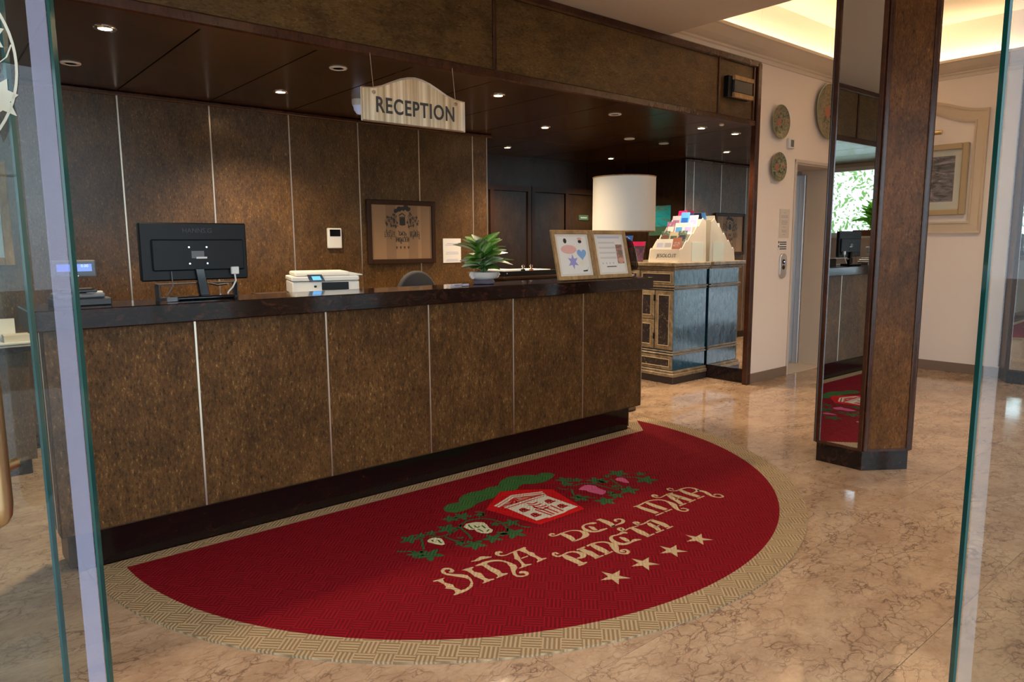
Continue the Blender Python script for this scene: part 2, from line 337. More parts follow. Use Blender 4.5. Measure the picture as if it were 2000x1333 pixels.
# ------------------------------------------------------------------ floor
floor = sempty('floor'); 
sl = box('slab', 'floor_marble', floor, 0, 2.4385, 0, .6115, -.02, 0, .0006)
rows = [.822+.613*k for k in range(-10, 10)]
for j, y in enumerate(rows):
    for i in range(7):
        x = -6.1+i*2.44+(.25 if j % 2 else 0)
        if i == 0 and j == 0: sl.location = (x, y, 0)
        else: clone(sl, 'slab', floor, (x, y, 0))
struct(box('floor_bed', 'baseboard_stone', None, -6, 10.8, -5.4, 7.0, -.05, -.0035)); 
struct(box('ground_outside', 'outdoor_ground', None, -25, 25, -30, 22, -.09, -.055))

# ------------------------------------------------------------------ partition wall behind the counter, with veneer panels
wb = sempty('wall_back')
box('core', 'wood_recess', wb, X_LW, X_END-.012, Y_BACK+.016, Y_REC+.1, 0, Z_CEIL+.02)
edges = [X_LW]+[SEAM0+SEAM*k for k in range(-4, 6)]+[X_END]
for a, b_ in zip(edges[:-1], edges[1:]):
    box('panel', 'veneer', wb, a+.004, b_-.004, Y_BACK, Y_BACK+.015, .09, Z_CEIL-.03, .001)
for k, a in enumerate(edges[1:-1]):
    box('metal_strip', 'metal_strip', wb, a-.0048, a+.0048, Y_BACK-.0025, Y_BACK+.014, .09, Z_CEIL-.03)
box('top_molding', 'molding', wb, X_LW, X_END+.05, Y_BACK-.03, Y_BACK+.02, Z_CEIL-.032, Z_CEIL-.004, .006)
box('skirting', 'dark_granite', wb, X_LW, X_END, Y_BACK-.004, Y_BACK+.016, 0, .088)
box('corner_strip', 'metal_strip', wb, X_END-.004, X_END+.003, Y_BACK-.003, Y_BACK+.006, .09, Z_CEIL-.03)
for a, b_ in ((Y_BACK+.02, Y_BACK+.6), (Y_BACK+.606, Y_REC-.16)):
    box('end_panel', 'wood_recess', wb, X_END-.012, X_END, a, b_, .09, Z_CEIL)
box('end_pilaster', 'dark_frame_wood', wb, X_END-.012, X_END+.02, Y_REC-.155, Y_REC, 0, Z_CEIL)

wr = sempty('wall_recess')
box('core', 'wood_recess', wr, X_END, 6.3, Y_REC+.02, Y_REC+.12, 0, Z_CEIL+.02)
for a, b_ in ((X_END, 5.03), (5.038, 6.06)):
    box('upper_panel', 'wood_recess', wr, a, b_, Y_REC, Y_REC+.02, 2.06, Z_CEIL)
d = sempty('door_1')
for a, b_ in ((5.46, 6.0), (4.86, 5.40)):
    box('leaf', 'wood_recess', d, a+.006, b_-.006, Y_REC-.012, Y_REC+.018, .02, 1.985, .004)
for a, b_ in ((6.0, 6.055), (5.40, 5.46), (4.82, 4.86)):
    box('jamb', 'dark_frame_wood', d, a, b_, Y_REC-.03, Y_REC+.018, 0, 2.06)
box('lintel', 'dark_frame_wood', d, 4.82, 6.055, Y_REC-.028, Y_REC+.018, 1.99, 2.06)
box('side_panel', 'wood_recess', wr, X_END, 4.82, Y_REC, Y_REC+.02, 0, 2.06)
rs = thing('door_sign', 'small grey plate fixed to dark recess door, seen in the mirror', 'sign', (5.11, Y_REC-.013, 1.685))
box('plate', 'print_forest_', rs, 5.02, 5.20, Y_REC-.02, Y_REC-.012, 1.65, 1.72, .003)
box('text_line', 'line_grey', rs, 5.05, 5.17, Y_REC-.0206, Y_REC-.0199, 1.678, 1.692)

# ------------------------------------------------------------------ reception ceiling
ce = sempty('ceiling')
box('core', 'dark_frame_wood', ce, X_LW, X_MIR, Y_FAS+.03, Y_REC+.1, Z_CEIL+.016, Z_CEIL+.05)
cedge = [X_LW]+[SEAM0+SEAM*k for k in range(-4, 8)]+[X_MIR]
for a, b_ in zip(cedge[:-1], cedge[1:]):
    box('panel', 'wood_ceiling', ce, a+.005, b_-.005, Y_FAS+.06, Y_BACK, Z_CEIL, Z_CEIL+.015, .001)
for a, b_ in ((X_END, 5.06), (5.065, 5.56), (5.565, X_MIR)):
    box('panel', 'wood_ceiling', ce, a, b_-.002, Y_BACK+.005, Y_REC, Z_CEIL, Z_CEIL+.015, .001)

# ------------------------------------------------------------------ fascia above the counter
fa = sempty('trim_1'); fa['label'] = 'veneered bulkhead panels over the reception counter'
box('core', 'dark_frame_wood', fa, X_LW, X_MIR, Y_FAS+.016, Y_FAS+.06, Z_CEIL-.01, Z_SOF+.02)
for a, b_ in ((X_LW, .55), (.56, 2.955), (2.978, 5.405), (5.43, 5.95)):
    box('panel', 'veneer_fascia', fa, a, b_, Y_FAS, Y_FAS+.015, Z_CEIL+.035, Z_SOF-.05, .002)
for a in (.555, 2.966, 5.418):
    box('mullion', 'molding', fa, a-.014, a+.014, Y_FAS-.012, Y_FAS+.012, Z_CEIL+.03, Z_SOF-.04, .004)
box('lower_molding', 'molding', fa, X_LW, 5.98, Y_FAS-.022, Y_FAS+.06, Z_CEIL-.022, Z_CEIL+.035, .008)
box('upper_molding', 'molding', fa, X_LW, X_MIR-.01, Y_FAS-.026, Y_FAS+.03, Z_SOF-.055, Z_SOF+.004, .01)
box('inner_stop', 'molding', fa, 5.94, 5.965, Y_FAS-.014, Y_FAS+.012, Z_CEIL+.03, Z_SOF-.05, .004)
box('post', 'molding', fa, 5.985, 6.05, Y_FAS-.03, Y_FAS+.03, 0, Z_SOF-.01, .008)

# ------------------------------------------------------------------ mirror wall at the alcove's right end
mw = sempty('wall_mirror')
box('core', 'dark_frame_wood', mw, X_MIR+.008, X_MIR+.20, Y_FAS+.40, Y_REC+.1, 0, Z_CEIL+.05)
box('core', 'dark_frame_wood', mw, X_MIR+.008, X_MIR+.05, Y_FAS+.02, Y_FAS+.42, 0, Z_CEIL+.05)
box('mirror_pane', 'mirror', mw, X_MIR, X_MIR+.006, Y_FAS+.035, Y_REC, .135, Z_CEIL)
box('base', 'dark_granite', mw, X_MIR-.012, X_MIR+.01, Y_FAS+.03, Y_REC, 0, .135, .002)

# ------------------------------------------------------------------ hall: plate wall with the lift, right wall, soffit, cove ceiling
we = MB().box(X_MIR-.01, 6.775, Y_FAS, Y_FAS+.018, 0, Z_HALL).box(X_MIR+.06, 6.775, Y_FAS+.017, 4.06, 0, Z_HALL).box(7.545, X_RW+.1, Y_FAS, 4.06, 0, Z_HALL).box(6.775, 7.545, Y_FAS, 4.06, 2.12, Z_HALL).box(X_SOF, X_MIR-.01, Y_FAS+.002, 3.72, Z_SOF+.004, Z_HALL).build('wall_elevator', 'plaster')
struct(we)
wrt = MB().box(X_RW, X_RW+.1, -6.0, Y_FAS, 0, Z_HALL).build('wall_right', 'plaster'); struct(wrt)
wlf = MB()
wlf.box(X_LW-.1, X_LW, 3.3, 3.75, 0, 2.95).box(X_LW-.1, X_LW, 5.5, Y_REC, 0, 2.95).box(X_LW-.1, X_LW, 3.75, 5.5, 0, 1.42).box(X_LW-.1, X_LW, 3.75, 5.5, 2.36, 2.95)
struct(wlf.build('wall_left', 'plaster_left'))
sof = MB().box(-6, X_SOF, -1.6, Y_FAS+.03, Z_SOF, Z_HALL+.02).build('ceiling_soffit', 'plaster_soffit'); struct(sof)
struct(MB().box(X_SOF-.01, X_RW+.1, -6.0, Y_FAS+.06, Z_HALL, Z_HALL+.1).build('ceiling_hall', 'plaster_cove'))
prof = [(0, 2.955), (.012, 2.955), (.018, 2.985), (.035, 2.992), (.040, 3.005), (.075, 3.012), (.115, 3.03), (.155, 3.055), (.185, 3.075), (.205, 3.08), (.205, 3.105), (.185, 3.105), (.17, 3.085), (0, 3.06)]
cn = MB(); cn.prism(prof, lambda a, b, d_: (X_SOF+d_, Y_FAS-a, b), 0, X_RW-X_SOF)
c1 = cn.build('trim_2', 'plaster_cornice'); struct(c1, 'moulded cornice with hidden cove light above the lift wall')
cn = MB(); cn.prism(prof, lambda a, b, d_: (X_RW-a, d_, b), -5.0, Y_FAS)
struct(cn.build('trim_3', 'plaster_cornice'), 'moulded cornice with hidden cove light on the right wall')
for (n_, b_) in (('cove_light', (X_SOF+.1, X_RW-.15, Y_FAS-.10, Y_FAS-.07, 3.085, 3.096)), ('cove_light', (X_RW-.10, X_RW-.07, -2.4, Y_FAS-.15, 3.085, 3.096))):
    o = box(n_, 'led', None, *b_)
    tag(o, 'warm light strip hidden in the cornice '+('above the lift wall' if b_[3] < 4 and b_[1]-b_[0] > 1 else 'of the right wall'), 'light strip')
struct(box('baseboard_elevator', 'baseboard_stone', None, 6.05, 6.772, Y_FAS-.012, Y_FAS, 0, .095, .002))
struct(box('baseboard_right', 'baseboard_stone', None, X_RW-.012, X_RW, -5.0, Y_FAS, 0, .10, .002))

lf = sempty('door_2')
box('threshold', 'jamb_stone', lf, 6.775, 7.545, Y_FAS, 4.06, -.001, .0015)
box('left_jamb', 'jamb_stone', lf, 6.775, 6.79, Y_FAS+.001, 4.0, 0, 2.12)
box('right_jamb', 'jamb_stone', lf, 7.53, 7.545, Y_FAS+.001, 4.0, 0, 2.12)
box('head', 'jamb_stone', lf, 6.79, 7.53, Y_FAS+.001, 4.0, 2.105, 2.12)
box('leaf', 'steel', lf, 6.79, 7.16, 4.0, 4.02, .004, 2.105, .002); box('leaf', 'steel', lf, 7.164, 7.53, 4.0, 4.02, .004, 2.105, .002)
box('door_frame', 'steel', lf, 7.49, 7.53, 3.94, 4.0, .002, 2.06, .003)
box('casing', 'door_trim', lf, 6.745, 6.775, Y_FAS-.014, Y_FAS, 0, 2.15, .003); box('casing', 'door_trim', lf, 7.545, 7.575, Y_FAS-.014, Y_FAS, 0, 2.15, .003)
box('casing', 'door_trim', lf, 6.745, 7.575, Y_FAS-.0145, Y_FAS, 2.12, 2.152, .003)

# ------------------------------------------------------------------ window in the left wall (seen in the column mirror) with greenery
wn = sempty('window_1')
for a, b_ in ((3.75, 3.81), (5.44, 5.5), (5.05, 5.10)):
    box('frame_upright', 'white_plastic', wn, X_LW-.08, X_LW-.02, a, b_, 1.42, 2.36, .004)
for a, b_ in ((1.42, 1.47), (2.31, 2.36)):
    box('frame_rail', 'white_plastic', wn, X_LW-.08, X_LW-.02, 3.81, 5.44, a, b_, .004)
for a, b_ in ((3.81, 5.05), (5.10, 5.44)):
    box('pane', 'window_glass', wn, X_LW-.053, X_LW-.047, a, b_, 1.47, 2.31)
box('sill', 'white_plastic', wn, X_LW-.02, X_LW+.18, 3.7, 5.55, 1.395, 1.42, .004)

# ------------------------------------------------------------------ glazed entrance doors by the camera
_h = Vector((_rt.x, _rt.y, 0)); _f = Vector((_sy, _cy, 0))
def door_pt(lat, dep, z): return _h*lat+_f*dep+Vector((0, 0, z))
def door_box(mb, l0, l1, d0, d1, z0, z1):
    vs = [door_pt(l, dd, z) for z in (z0, z1) for l, dd in ((l0, d0), (l1, d0), (l1, d1), (l0, d1))]
    return mb.add(vs, [(3, 2, 1, 0), (4, 5, 6, 7), (0, 1, 5, 4), (1, 2, 6, 5), (2, 3, 7, 6), (3, 0, 4, 7)])
def glass_leaf(label, l0, l1, dep, edge_lat, edge_dir, edge_mat, film, refl_w, name='glass_door'):
    t = thing(name, label, 'door', tuple(door_pt((l0+l1)/2, dep, 0)))
    door_box(MB(), l0, l1, dep, dep+.011, .012, 2.93).build('pane', 'door_glass', t)
    e0, e1 = (edge_lat-.003, edge_lat+.002)
    door_box(MB(), e0, e1, dep-.0005, dep+.0125, .012, 2.93).build('edge', edge_mat, t)
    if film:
        a, b_ = (edge_lat-refl_w, edge_lat-.004) if edge_dir > 0 else (edge_lat+.004, edge_lat+refl_w)
        door_box(MB(), a, b_, dep-.0022, dep-.0008, .35, 2.93).build('reflection_strip', film, t)  # pale reflection along the edge, put in as a translucent strip
    door_box(MB(), l0, l1, dep-.02, dep+.03, 0, .011).build('floor_track', 'steel', t)
    door_box(MB(), l0, l1, dep-.03, dep+.04, 2.93, 2.948).build('top_rail', 'steel', t)
    return t
DEP = 1.25
latB = -.768; latR = .835
gB = glass_leaf('left sliding glass door leaf with etched round emblem and bar handle', -1.75, latB, DEP, latB, 1, 'glass_edge', 'reflection_film', .036)
gA = glass_leaf('fixed glass side panel behind the left sliding leaf', -1.95, -.918, DEP+.10, -.918, 1, 'glass_edge_blue', None, 0, 'glass_panel')
gR = glass_leaf('right sliding glass door leaf with dark green edge', latR, 1.75, DEP, latR, -1, 'glass_edge', 'reflection_film_faint', .03)
hp = []
for k in range(9):
    q = PI/2*k/8; hp.append(door_pt(-.905, DEP-.075+.06*(1-math.cos(q))*0, 0))
hz0, hz1 = .86, 1.62
path = [door_pt(-.905, DEP, hz0+.06), door_pt(-.905, DEP-.04, hz0+.045), door_pt(-.905, DEP-.055, hz0+.075), door_pt(-.905, DEP-.06, hz0+.12), door_pt(-.905, DEP-.06, hz1-.12), door_pt(-.905, DEP-.055, hz1-.075), door_pt(-.905, DEP-.04, hz1-.045), door_pt(-.905, DEP, hz1-.06)]
hm = MB(); pp = [Vector(p) for p in (door_pt(-.905, DEP-.055, hz0+s_) for s_ in (0, .006, .02, .04, .3, .72, .74, .754, .76))]
hm.tube(pp, [.006, .016, .024, .0265, .0265, .0265, .024, .016, .006], 20)
hm.tube([door_pt(-.905, DEP-.055, hz0+.1), door_pt(-.905, DEP+.003, hz0+.1)], .01, 12).tube([door_pt(-.905, DEP-.055, hz1-.1), door_pt(-.905, DEP+.003, hz1-.1)], .01, 12)
ho = hm.build('handle', 'brass', gB, smooth=True); ho['label'] = 'brushed brass bar handle'
# etched emblem on the left leaf
cc = (-.995, 1.655); ER = .168
em = MB()
ring = []
for k in range(64):
    q0, q1 = 2*PI*k/64, 2*PI*(k+1)/64
    em.add([door_pt(cc[0]+r_*math.cos(q), DEP-.0012, cc[1]+r_*math.sin(q)) for r_, q in ((ER, q0), (ER, q1), (ER-.005, q1), (ER-.005, q0))], [(0, 1, 2, 3)])
def etch_poly(pts): em.add([door_pt(cc[0]+a, DEP-.0012, cc[1]+b_) for a, b_ in pts], [tuple(range(len(pts)))])
def leafpoly(cx, cy, r, a0, lob=9):
    out = []
    for k in range(lob*2):
        q = a0+2*PI*k/(lob*2); rr = r*(1+.25*math.sin(k*2.1) if k % 2 == 0 else .62); out.append((cx+rr*math.cos(q), cy+rr*math.sin(q)))
    return out
for cx, cy, r, a0 in ((.118, .045, .034, .3), (.128, -.055, .036, 1.0), (.09, .0, .028, .2), (.10, -.10, .026, .5), (-.1, .05, .034, .3), (-.11, -.05, .036, .2), (0, .08, .05, .1), (0, -.03, .06, .1)):
    etch_poly(leafpoly(cx, cy, r, a0, 7))
for pth in ([(.118, .02), (.135, -.01), (.128, -.04)], [(.12, -.01), (.15, .01), (.16, .03)]):
    for p, q in zip(pth[:-1], pth[1:]):
        etch_poly([(p[0]-.0015, p[1]), (p[0]+.0015, p[1]), (q[0]+.0015, q[1]), (q[0]-.0015, q[1])])
eo = em.build('etched_emblem', 'etch', gB); eo['label'] = 'round etched emblem with vine leaves'

def facade(mb, l0, l1, z0, z1): return door_box(mb, l0, l1, DEP+.06, DEP+.20, z0, z1)
fm = MB()
facade(fm, -3.2, -1.96, 0, 2.95); facade(fm, 1.78, 3.2, 0, Z_HALL); facade(fm, 3.2, 5.4, 0, .35); facade(fm, 3.2, 5.4, 2.6, Z_HALL); facade(fm, 5.4, 9.8, 0, Z_HALL)
struct(fm.build('wall_front', 'plaster'))
wf = sempty('window_added')  # unseen window, added to bring more daylight into the hall
for a, b_ in ((3.2, 3.26), (5.34, 5.4), (4.27, 4.33)): door_box(MB(), a, b_, DEP+.1, DEP+.16, .35, 2.6).build('frame_upright', 'white_plastic', wf)
for a, b_ in ((.35, .41), (2.54, 2.6)): door_box(MB(), 3.26, 5.34, DEP+.1, DEP+.16, a, b_).build('frame_rail', 'white_plastic', wf)
for a, b_ in ((3.26, 4.27), (4.33, 5.34)): door_box(MB(), a, b_, DEP+.127, DEP+.133, .41, 2.54).build('pane', 'window_glass', wf)

# ------------------------------------------------------------------ reception counter
XL, XR, YP, YT = .375, 3.962, 3.251, 3.314
rc = thing('reception_counter', 'long veneered reception counter front behind the red half-round rug', 'counter', (2.17, 3.4, 0))
box('carcass', 'wood_recess', rc, XL+.03, XR-.03, YT+.02, 3.52, .02, 1.02)
box('toe_kick', 'toe_granite', rc, XL+.06, 3.898, YT, YT+.02, 0, .2, .002); box('toe_kick', 'toe_granite', rc, 3.878, 3.898, YT+.02, 3.5, 0, .2, .002); box('toe_kick', 'toe_granite', rc, XL+.06, XL+.08, YT+.02, 3.5, 0, .2, .002)
ce_ = [XL]+[.938, 1.551, 2.152, 2.758, 3.361]+[XR]
for a, b_ in zip(ce_[:-1], ce_[1:]):
    box('panel', 'veneer_counter', rc, a+.004, b_-.004, YP, YP+.02, .188, 1.026, .0015)
for a in ce_[1:-1]:
    box('metal_strip', 'metal_strip', rc, a-.0042, a+.0042, YP-.0022, YP+.018, .188, 1.026)
box('end_panel', 'veneer_counter', rc, XR-.02, XR, YP+.021, 3.54, .188, 1.026, .0015); box('end_panel', 'veneer_counter', rc, XL, XL+.02, YP+.021, 3.54, .188, 1.026, .0015)
box('metal_strip', 'metal_strip', rc, XR-.004, XR+.002, YP-.002, YP+.006, .188, 1.026)
for y in (3.33, 3.39, 3.45): box('metal_strip', 'metal_strip', rc, XL-.002, XL+.01, y, y+.006, .188, 1.026)
box('bottom_panel', 'wood_recess', rc, XL, XR, YP, YT+.02, .184, .1885)
ct = box('countertop', 'dark_granite', None, .335, 4.02, 3.20, 3.552, 1.026, 1.107, .004)
tag(ct, 'polished dark brown stone worktop running along the reception counter', 'countertop')
ZT = 1.107

# ------------------------------------------------------------------ half-round rug with the emblem
RC = (2.366, 3.30)
rug = thing('rug', 'half-round red rug with beige border and lettering in front of the counter', 'rug', (2.366, 2.5, 0))
rm = MB(); N = 96
def arc(R, a0, a1, n): return [(RC[0]+R*math.cos(a0+(a1-a0)*k/n), RC[1]+R*math.sin(a0+(a1-a0)*k/n)) for k in range(n+1)]
YE = 3.306
outer = [(p[0], min(p[1], 3.46)) for p in arc(1.905, PI*1.0, PI*2.0+.085, N)]
outer = [(RC[0]-1.905, YE)]+outer[1:]+[(3.93, 3.46), (3.93, YE)]
rm.prism(outer, XY(0), 0, .008).build('border', 'rug_beige', rug)
inner = arc(1.775, PI+.045, PI*2+.07, N)
inner = inner+[(4.02, 3.425)] if False else inner
inner = inner+[(3.945, 3.205)]
MB().prism(inner, XY(.008), -.001, .0006).build('field', 'rug_red', rug)
ZR = .0088
LVL = [0]
def F(org, s, pts): return [on_z(org[0]+x/s, org[1]+y/s, 0) for x, y in pts]
def inlay(pts, mat, name, lvl=1, parent=None):
    z = .0086+.00025*lvl
    return MB().flat([(p.x, p.y, z) for p in pts]).build(name, mat, parent or rug)
def stroke_mb(mb, pts, ws, z):
    P_ = [Vector((p.x, p.y)) for p in pts]; n = len(P_)
    # resample smoothly (Catmull-Rom)
    Q = []; W = []
    for i in range(n-1):
        p0, p1, p2, p3 = P_[max(i-1, 0)], P_[i], P_[i+1], P_[min(i+2, n-1)]
        for k in range(4):
            t = k/4; t2 = t*t; t3 = t2*t
            Q.append(.5*((2*p1)+(p2-p0)*t+(2*p0-5*p1+4*p2-p3)*t2+(3*p1-p0-3*p2+p3)*t3)); W.append(ws[i]*(1-t)+ws[i+1]*t)
    Q.append(P_[-1]); W.append(ws[-1])
    vs = []
    for i, q in enumerate(Q):
        t = (Q[min(i+1, len(Q)-1)]-Q[max(i-1, 0)])
        if t.length < 1e-9: t = Vector((1, 0))
        t.normalize(); nn = Vector((-t.y, t.x))*W[i]
        vs += [(q.x+nn.x, q.y+nn.y, z), (q.x-nn.x, q.y-nn.y, z)]
    mb.add(vs, [(2*i, 2*i+1, 2*i+3, 2*i+2) for i in range(len(Q)-1)])
Z1, Z2, Z3, Z4, Z5, Z6 = ((770, 900), 6.347), ((930, 920), 8.696), ((1080, 900), 9.091), ((830, 1050), 7.692), ((1060, 990), 7.143), ((1200, 940), 6.061)
EMB = []      # (kind, points in x,y) reused for the framed print
def letter(Zr, strokes, name='letter'):
    mb = MB()
    for st in strokes:
        pts = F(*Zr, [(a, b_) for a, b_, c_ in st]); ws = [c_*.00125 for a, b_, c_ in st]
        stroke_mb(mb, pts, ws, .00935); EMB.append((pts, ws))
    return mb.build(name, 'rug_letter', rug)
def letter_poly(Zr, polys, name='letter'):
    mb = MB()
    for pl in polys:
        pts = F(*Zr, pl); mb.flat([(p.x, p.y, .00935) for p in pts]); EMB.append((pts, None))
    return mb.build(name, 'rug_letter', rug)
letter_poly(Z4, [[(120, 690), (300, 640), (270, 670), (300, 715), (420, 745), (450, 790), (545, 830), (600, 815), (665, 770), (690, 710), (660, 665), (600, 645), (470, 625), (400, 612), (330, 603), (255, 575), (235, 540), (255, 508), (300, 492), (360, 490), (420, 510), (445, 540), (420, 562), (370, 565), (355, 548), (385, 537), (370, 518), (315, 518), (292, 540), (325, 575), (420, 585), (560, 590), (640, 605), (700, 660), (725, 720), (715, 775), (660, 822), (580, 862), (440, 910), (430, 895), (460, 870), (440, 830), (390, 812), (300, 802), (320, 780), (290, 745), (190, 692), (130, 706)]])
letter_poly(Z4, [[(555, 530), (580, 515), (720, 475), (735, 485), (700, 510), (740, 550), (840, 570), (880, 610), (900, 640), (960, 665), (1035, 655), (1045, 665), (870, 730), (860, 720), (890, 700), (880, 680), (830, 655), (740, 620), (710, 590), (640, 545), (600, 532)]])
letter_poly(Z4, [[(750, 460), (860, 410), (920, 390), (1000, 372), (1120, 370), (1200, 385), (1280, 410), (1370, 450), (1390, 490), (1360, 540), (1365, 580), (1390, 605), (1440, 610), (1500, 605), (1510, 590), (1480, 572), (1430, 580), (1410, 570), (1420, 545), (1480, 538), (1545, 550), (1565, 580), (1540, 610), (1460, 630), (1380, 628), (1320, 595), (1300, 550), (1280, 480), (1230, 420), (1150, 395), (1050, 395), (980, 405), (940, 420), (930, 435), (1000, 480), (1120, 530), (1160, 575), (1245, 570), (1245, 585), (1080, 650), (1070, 640), (1100, 620), (1080, 595), (980, 540), (880, 470), (850, 455), (770, 468)], [(685, 395), (750, 375), (820, 325), (870, 318), (1000, 322), (1000, 332), (930, 350), (860, 365), (800, 390), (700, 400)]])
letter_poly(Z4, [[(1050, 270), (1060, 250), (1120, 238), (1170, 250), (1165, 265), (1120, 270), (1110, 285), (1140, 300), (1210, 295), (1290, 260), (1420, 205), (1490, 178), (1520, 185), (1510, 205), (1560, 245), (1640, 265), (1660, 300), (1720, 330), (1760, 350), (1825, 338), (1828, 350), (1690, 410), (1680, 400), (1700, 375), (1670, 345), (1560, 300), (1540, 280), (1460, 250), (1420, 232), (1380, 237), (1290, 276), (1220, 306), (1150, 318), (1090, 310), (1055, 290)], [(1320, 262), (1380, 240), (1390, 280), (1410, 310), (1430, 340), (1440, 370), (1480, 415), (1510, 440), (1600, 430), (1608, 440), (1415, 505), (1410, 495), (1450, 475), (1450, 440), (1420, 400), (1390, 375), (1340, 355), (1345, 330), (1330, 290)], [(1440, 345), (1540, 308), (1550, 320), (1450, 358)]])
letter(Z5, [[(165, 418, 4), (130, 405, 5), (98, 425, 5), (140, 440, 4), (200, 428, 4), (260, 402, 4), (370, 368, 3), (450, 360, 4), (530, 370, 6), (592, 398, 13), (598, 430, 12), (540, 472, 5), (430, 515, 4)], [(265, 405, 8), (320, 430, 12), (370, 452, 13), (420, 490, 10), (428, 515, 5)]])
letter(Z5, [[(750, 255, 4), (700, 258, 9), (600, 275, 4), (562, 302, 5), (572, 332, 7), (610, 357, 11), (680, 375, 8), (760, 375, 6), (830, 352, 7), (900, 330, 3)], [(640, 305, 3), (690, 320, 10), (720, 345, 9), (762, 352, 3)]])
letter(Z5, [[(752, 218, 4), (815, 195, 4)], [(800, 208, 9), (870, 235, 14), (930, 262, 14), (968, 290, 12), (955, 312, 4)], [(960, 305, 5), (1050, 275, 4), (1110, 250, 7), (1122, 220, 7), (1080, 200, 5), (1020, 205, 5), (1010, 225, 6), (1042, 230, 5)]])
letter(Z5, [[(215, 692, 5), (180, 672, 4), (148, 685, 5), (160, 710, 5), (220, 725, 5), (290, 700, 4), (350, 670, 4), (430, 660, 5), (520, 675, 9), (562, 705, 12), (550, 735, 8), (480, 755, 4)], [(300, 708, 9), (350, 740, 14), (420, 770, 14), (480, 800, 13), (540, 826, 11)], [(500, 856, 5), (560, 830, 6), (615, 805, 3)]])
letter(Z5, [[(475, 634, 4), (590, 590, 4)], [(530, 618, 11), (590, 650, 12), (640, 670, 16), (700, 700, 13), (765, 735, 12)], [(725, 756, 4), (845, 710, 4)]])
letter(Z5, [[(615, 582, 4), (690, 550, 6), (760, 530, 4), (850, 522, 5), (930, 540, 7), (990, 572, 16), (1012, 612, 13), (1040, 660, 7), (1100, 685, 4), (1170, 685, 6), (1195, 655, 6), (1150, 630, 5), (1095, 640, 5), (1105, 660, 5), (1145, 657, 4)], [(685, 558, 9), (740, 590, 13), (800, 620, 15), (860, 650, 13), (910, 678, 10)], [(865, 701, 4), (975, 655, 4)]])
letter(Z5, [[(1175, 402, 4), (1130, 388, 9), (1050, 420, 4), (970, 440, 5), (952, 475, 7), (990, 515, 10), (1060, 545, 11), (1150, 550, 8), (1240, 520, 5), (1290, 495, 9), (1375, 488, 3)], [(1070, 455, 3), (1130, 475, 11), (1180, 505, 9), (1212, 512, 3)]])
letter(Z5, [[(1140, 360, 5), (1090, 332, 11), (1065, 347, 8), (1120, 368, 6)], [(1150, 362, 3), (1220, 325, 4), (1335, 295, 3)], [(1240, 325, 9), (1310, 355, 13), (1370, 385, 16), (1430, 415, 13), (1480, 435, 10)], [(1450, 452, 4), (1555, 405, 4)]])
letter(Z5, [[(1352, 262, 5), (1312, 246, 8), (1275, 250, 7), (1300, 270, 5), (1352, 280, 3), (1420, 260, 4), (1500, 215, 4), (1545, 205, 4)], [(1510, 212, 9), (1600, 245, 13), (1680, 275, 14), (1745, 315, 10)], [(1730, 338, 4), (1815, 300, 4)], [(1475, 255, 8), (1520, 290, 12), (1580, 320, 11), (1625, 362, 9)], [(1580, 393, 4), (1690, 350, 4)], [(1560, 310, 3), (1630, 290, 3)]])
letter(Z6, [[(225, 328, 3), (290, 310, 5), (370, 270, 4), (450, 248, 4), (550, 245, 5), (620, 262, 6), (692, 297, 14), (722, 335, 11), (770, 370, 5), (840, 380, 5), (870, 360, 5), (820, 345, 4), (788, 350, 4)], [(275, 320, 9), (350, 350, 13), (430, 375, 14), (505, 402, 12)], [(490, 431, 4), (580, 395, 4)], [(380, 275, 8), (450, 305, 13), (520, 330, 15), (615, 362, 11)], [(595, 387, 4), (680, 355, 4)]])
letter(Z6, [[(512, 205, 5), (480, 186, 8), (450, 196, 7), (490, 216, 4), (550, 215, 3), (620, 180, 4), (690, 160, 4)], [(655, 170, 9), (740, 200, 13), (820, 225, 15), (905, 252, 11)], [(880, 274, 4), (960, 240, 4)], [(635, 188, 8), (690, 225, 12), (750, 260, 11), (795, 296, 9)], [(770, 316, 4), (850, 285, 4)], [(720, 240, 3), (800, 215, 3)]])
letter(Z6, [[(700, 121, 4), (660, 106, 4), (628, 113, 5), (650, 131, 4), (730, 136, 4), (800, 112, 5), (870, 99, 4), (950, 110, 7), (985, 131, 8), (950, 155, 4), (920, 163, 3)], [(775, 125, 9), (850, 160, 13), (930, 185, 15), (1000, 207, 11)], [(985, 229, 4), (1065, 198, 4)], [(980, 130, 7), (1060, 146, 10), (1110, 172, 10), (1160, 200, 6), (1230, 215, 4), (1285, 206, 5), (1250, 181, 4), (1190, 178, 4), (1185, 191, 4)]])
for sx in (2.071, 2.259, 2.451, 2.64):
    pts = []
    for k in range(10):
        q = PI/2+PI*k/5+.06; r_ = .066 if k % 2 == 0 else .024
        pts.append(Vector((sx+r_*math.cos(q), 1.818+r_*math.sin(q), 0)))
    inlay(pts, 'rug_letter', 'star', 3); EMB.append((pts, None))
tree = F(*Z1, [(610, 610), (640, 580), (720, 550), (800, 540), (800, 500), (850, 450), (960, 410), (1080, 390), (1180, 350), (1290, 330), (1310, 280), (1380, 235), (1500, 205)])+F(*Z2, [(700, 115), (850, 95), (1020, 100), (1120, 60), (1250, 60), (1340, 90), (1300, 140), (1200, 200), (1080, 235), (940, 250), (800, 255), (720, 300), (690, 350), (560, 365), (420, 385), (370, 430), (290, 490), (180, 520), (80, 560), (0, 590)])+F(*Z1, [(1000, 580), (950, 610), (850, 650), (760, 670), (650, 660), (615, 635)])
inlay(tree, 'rug_green', 'tree_canopy', 1); EMB.append((tree, None))
hx = F(*Z2, [(400, 385), (740, 352), (1290, 340), (1840, 675), (1085, 945), (990, 922), (165, 690)])
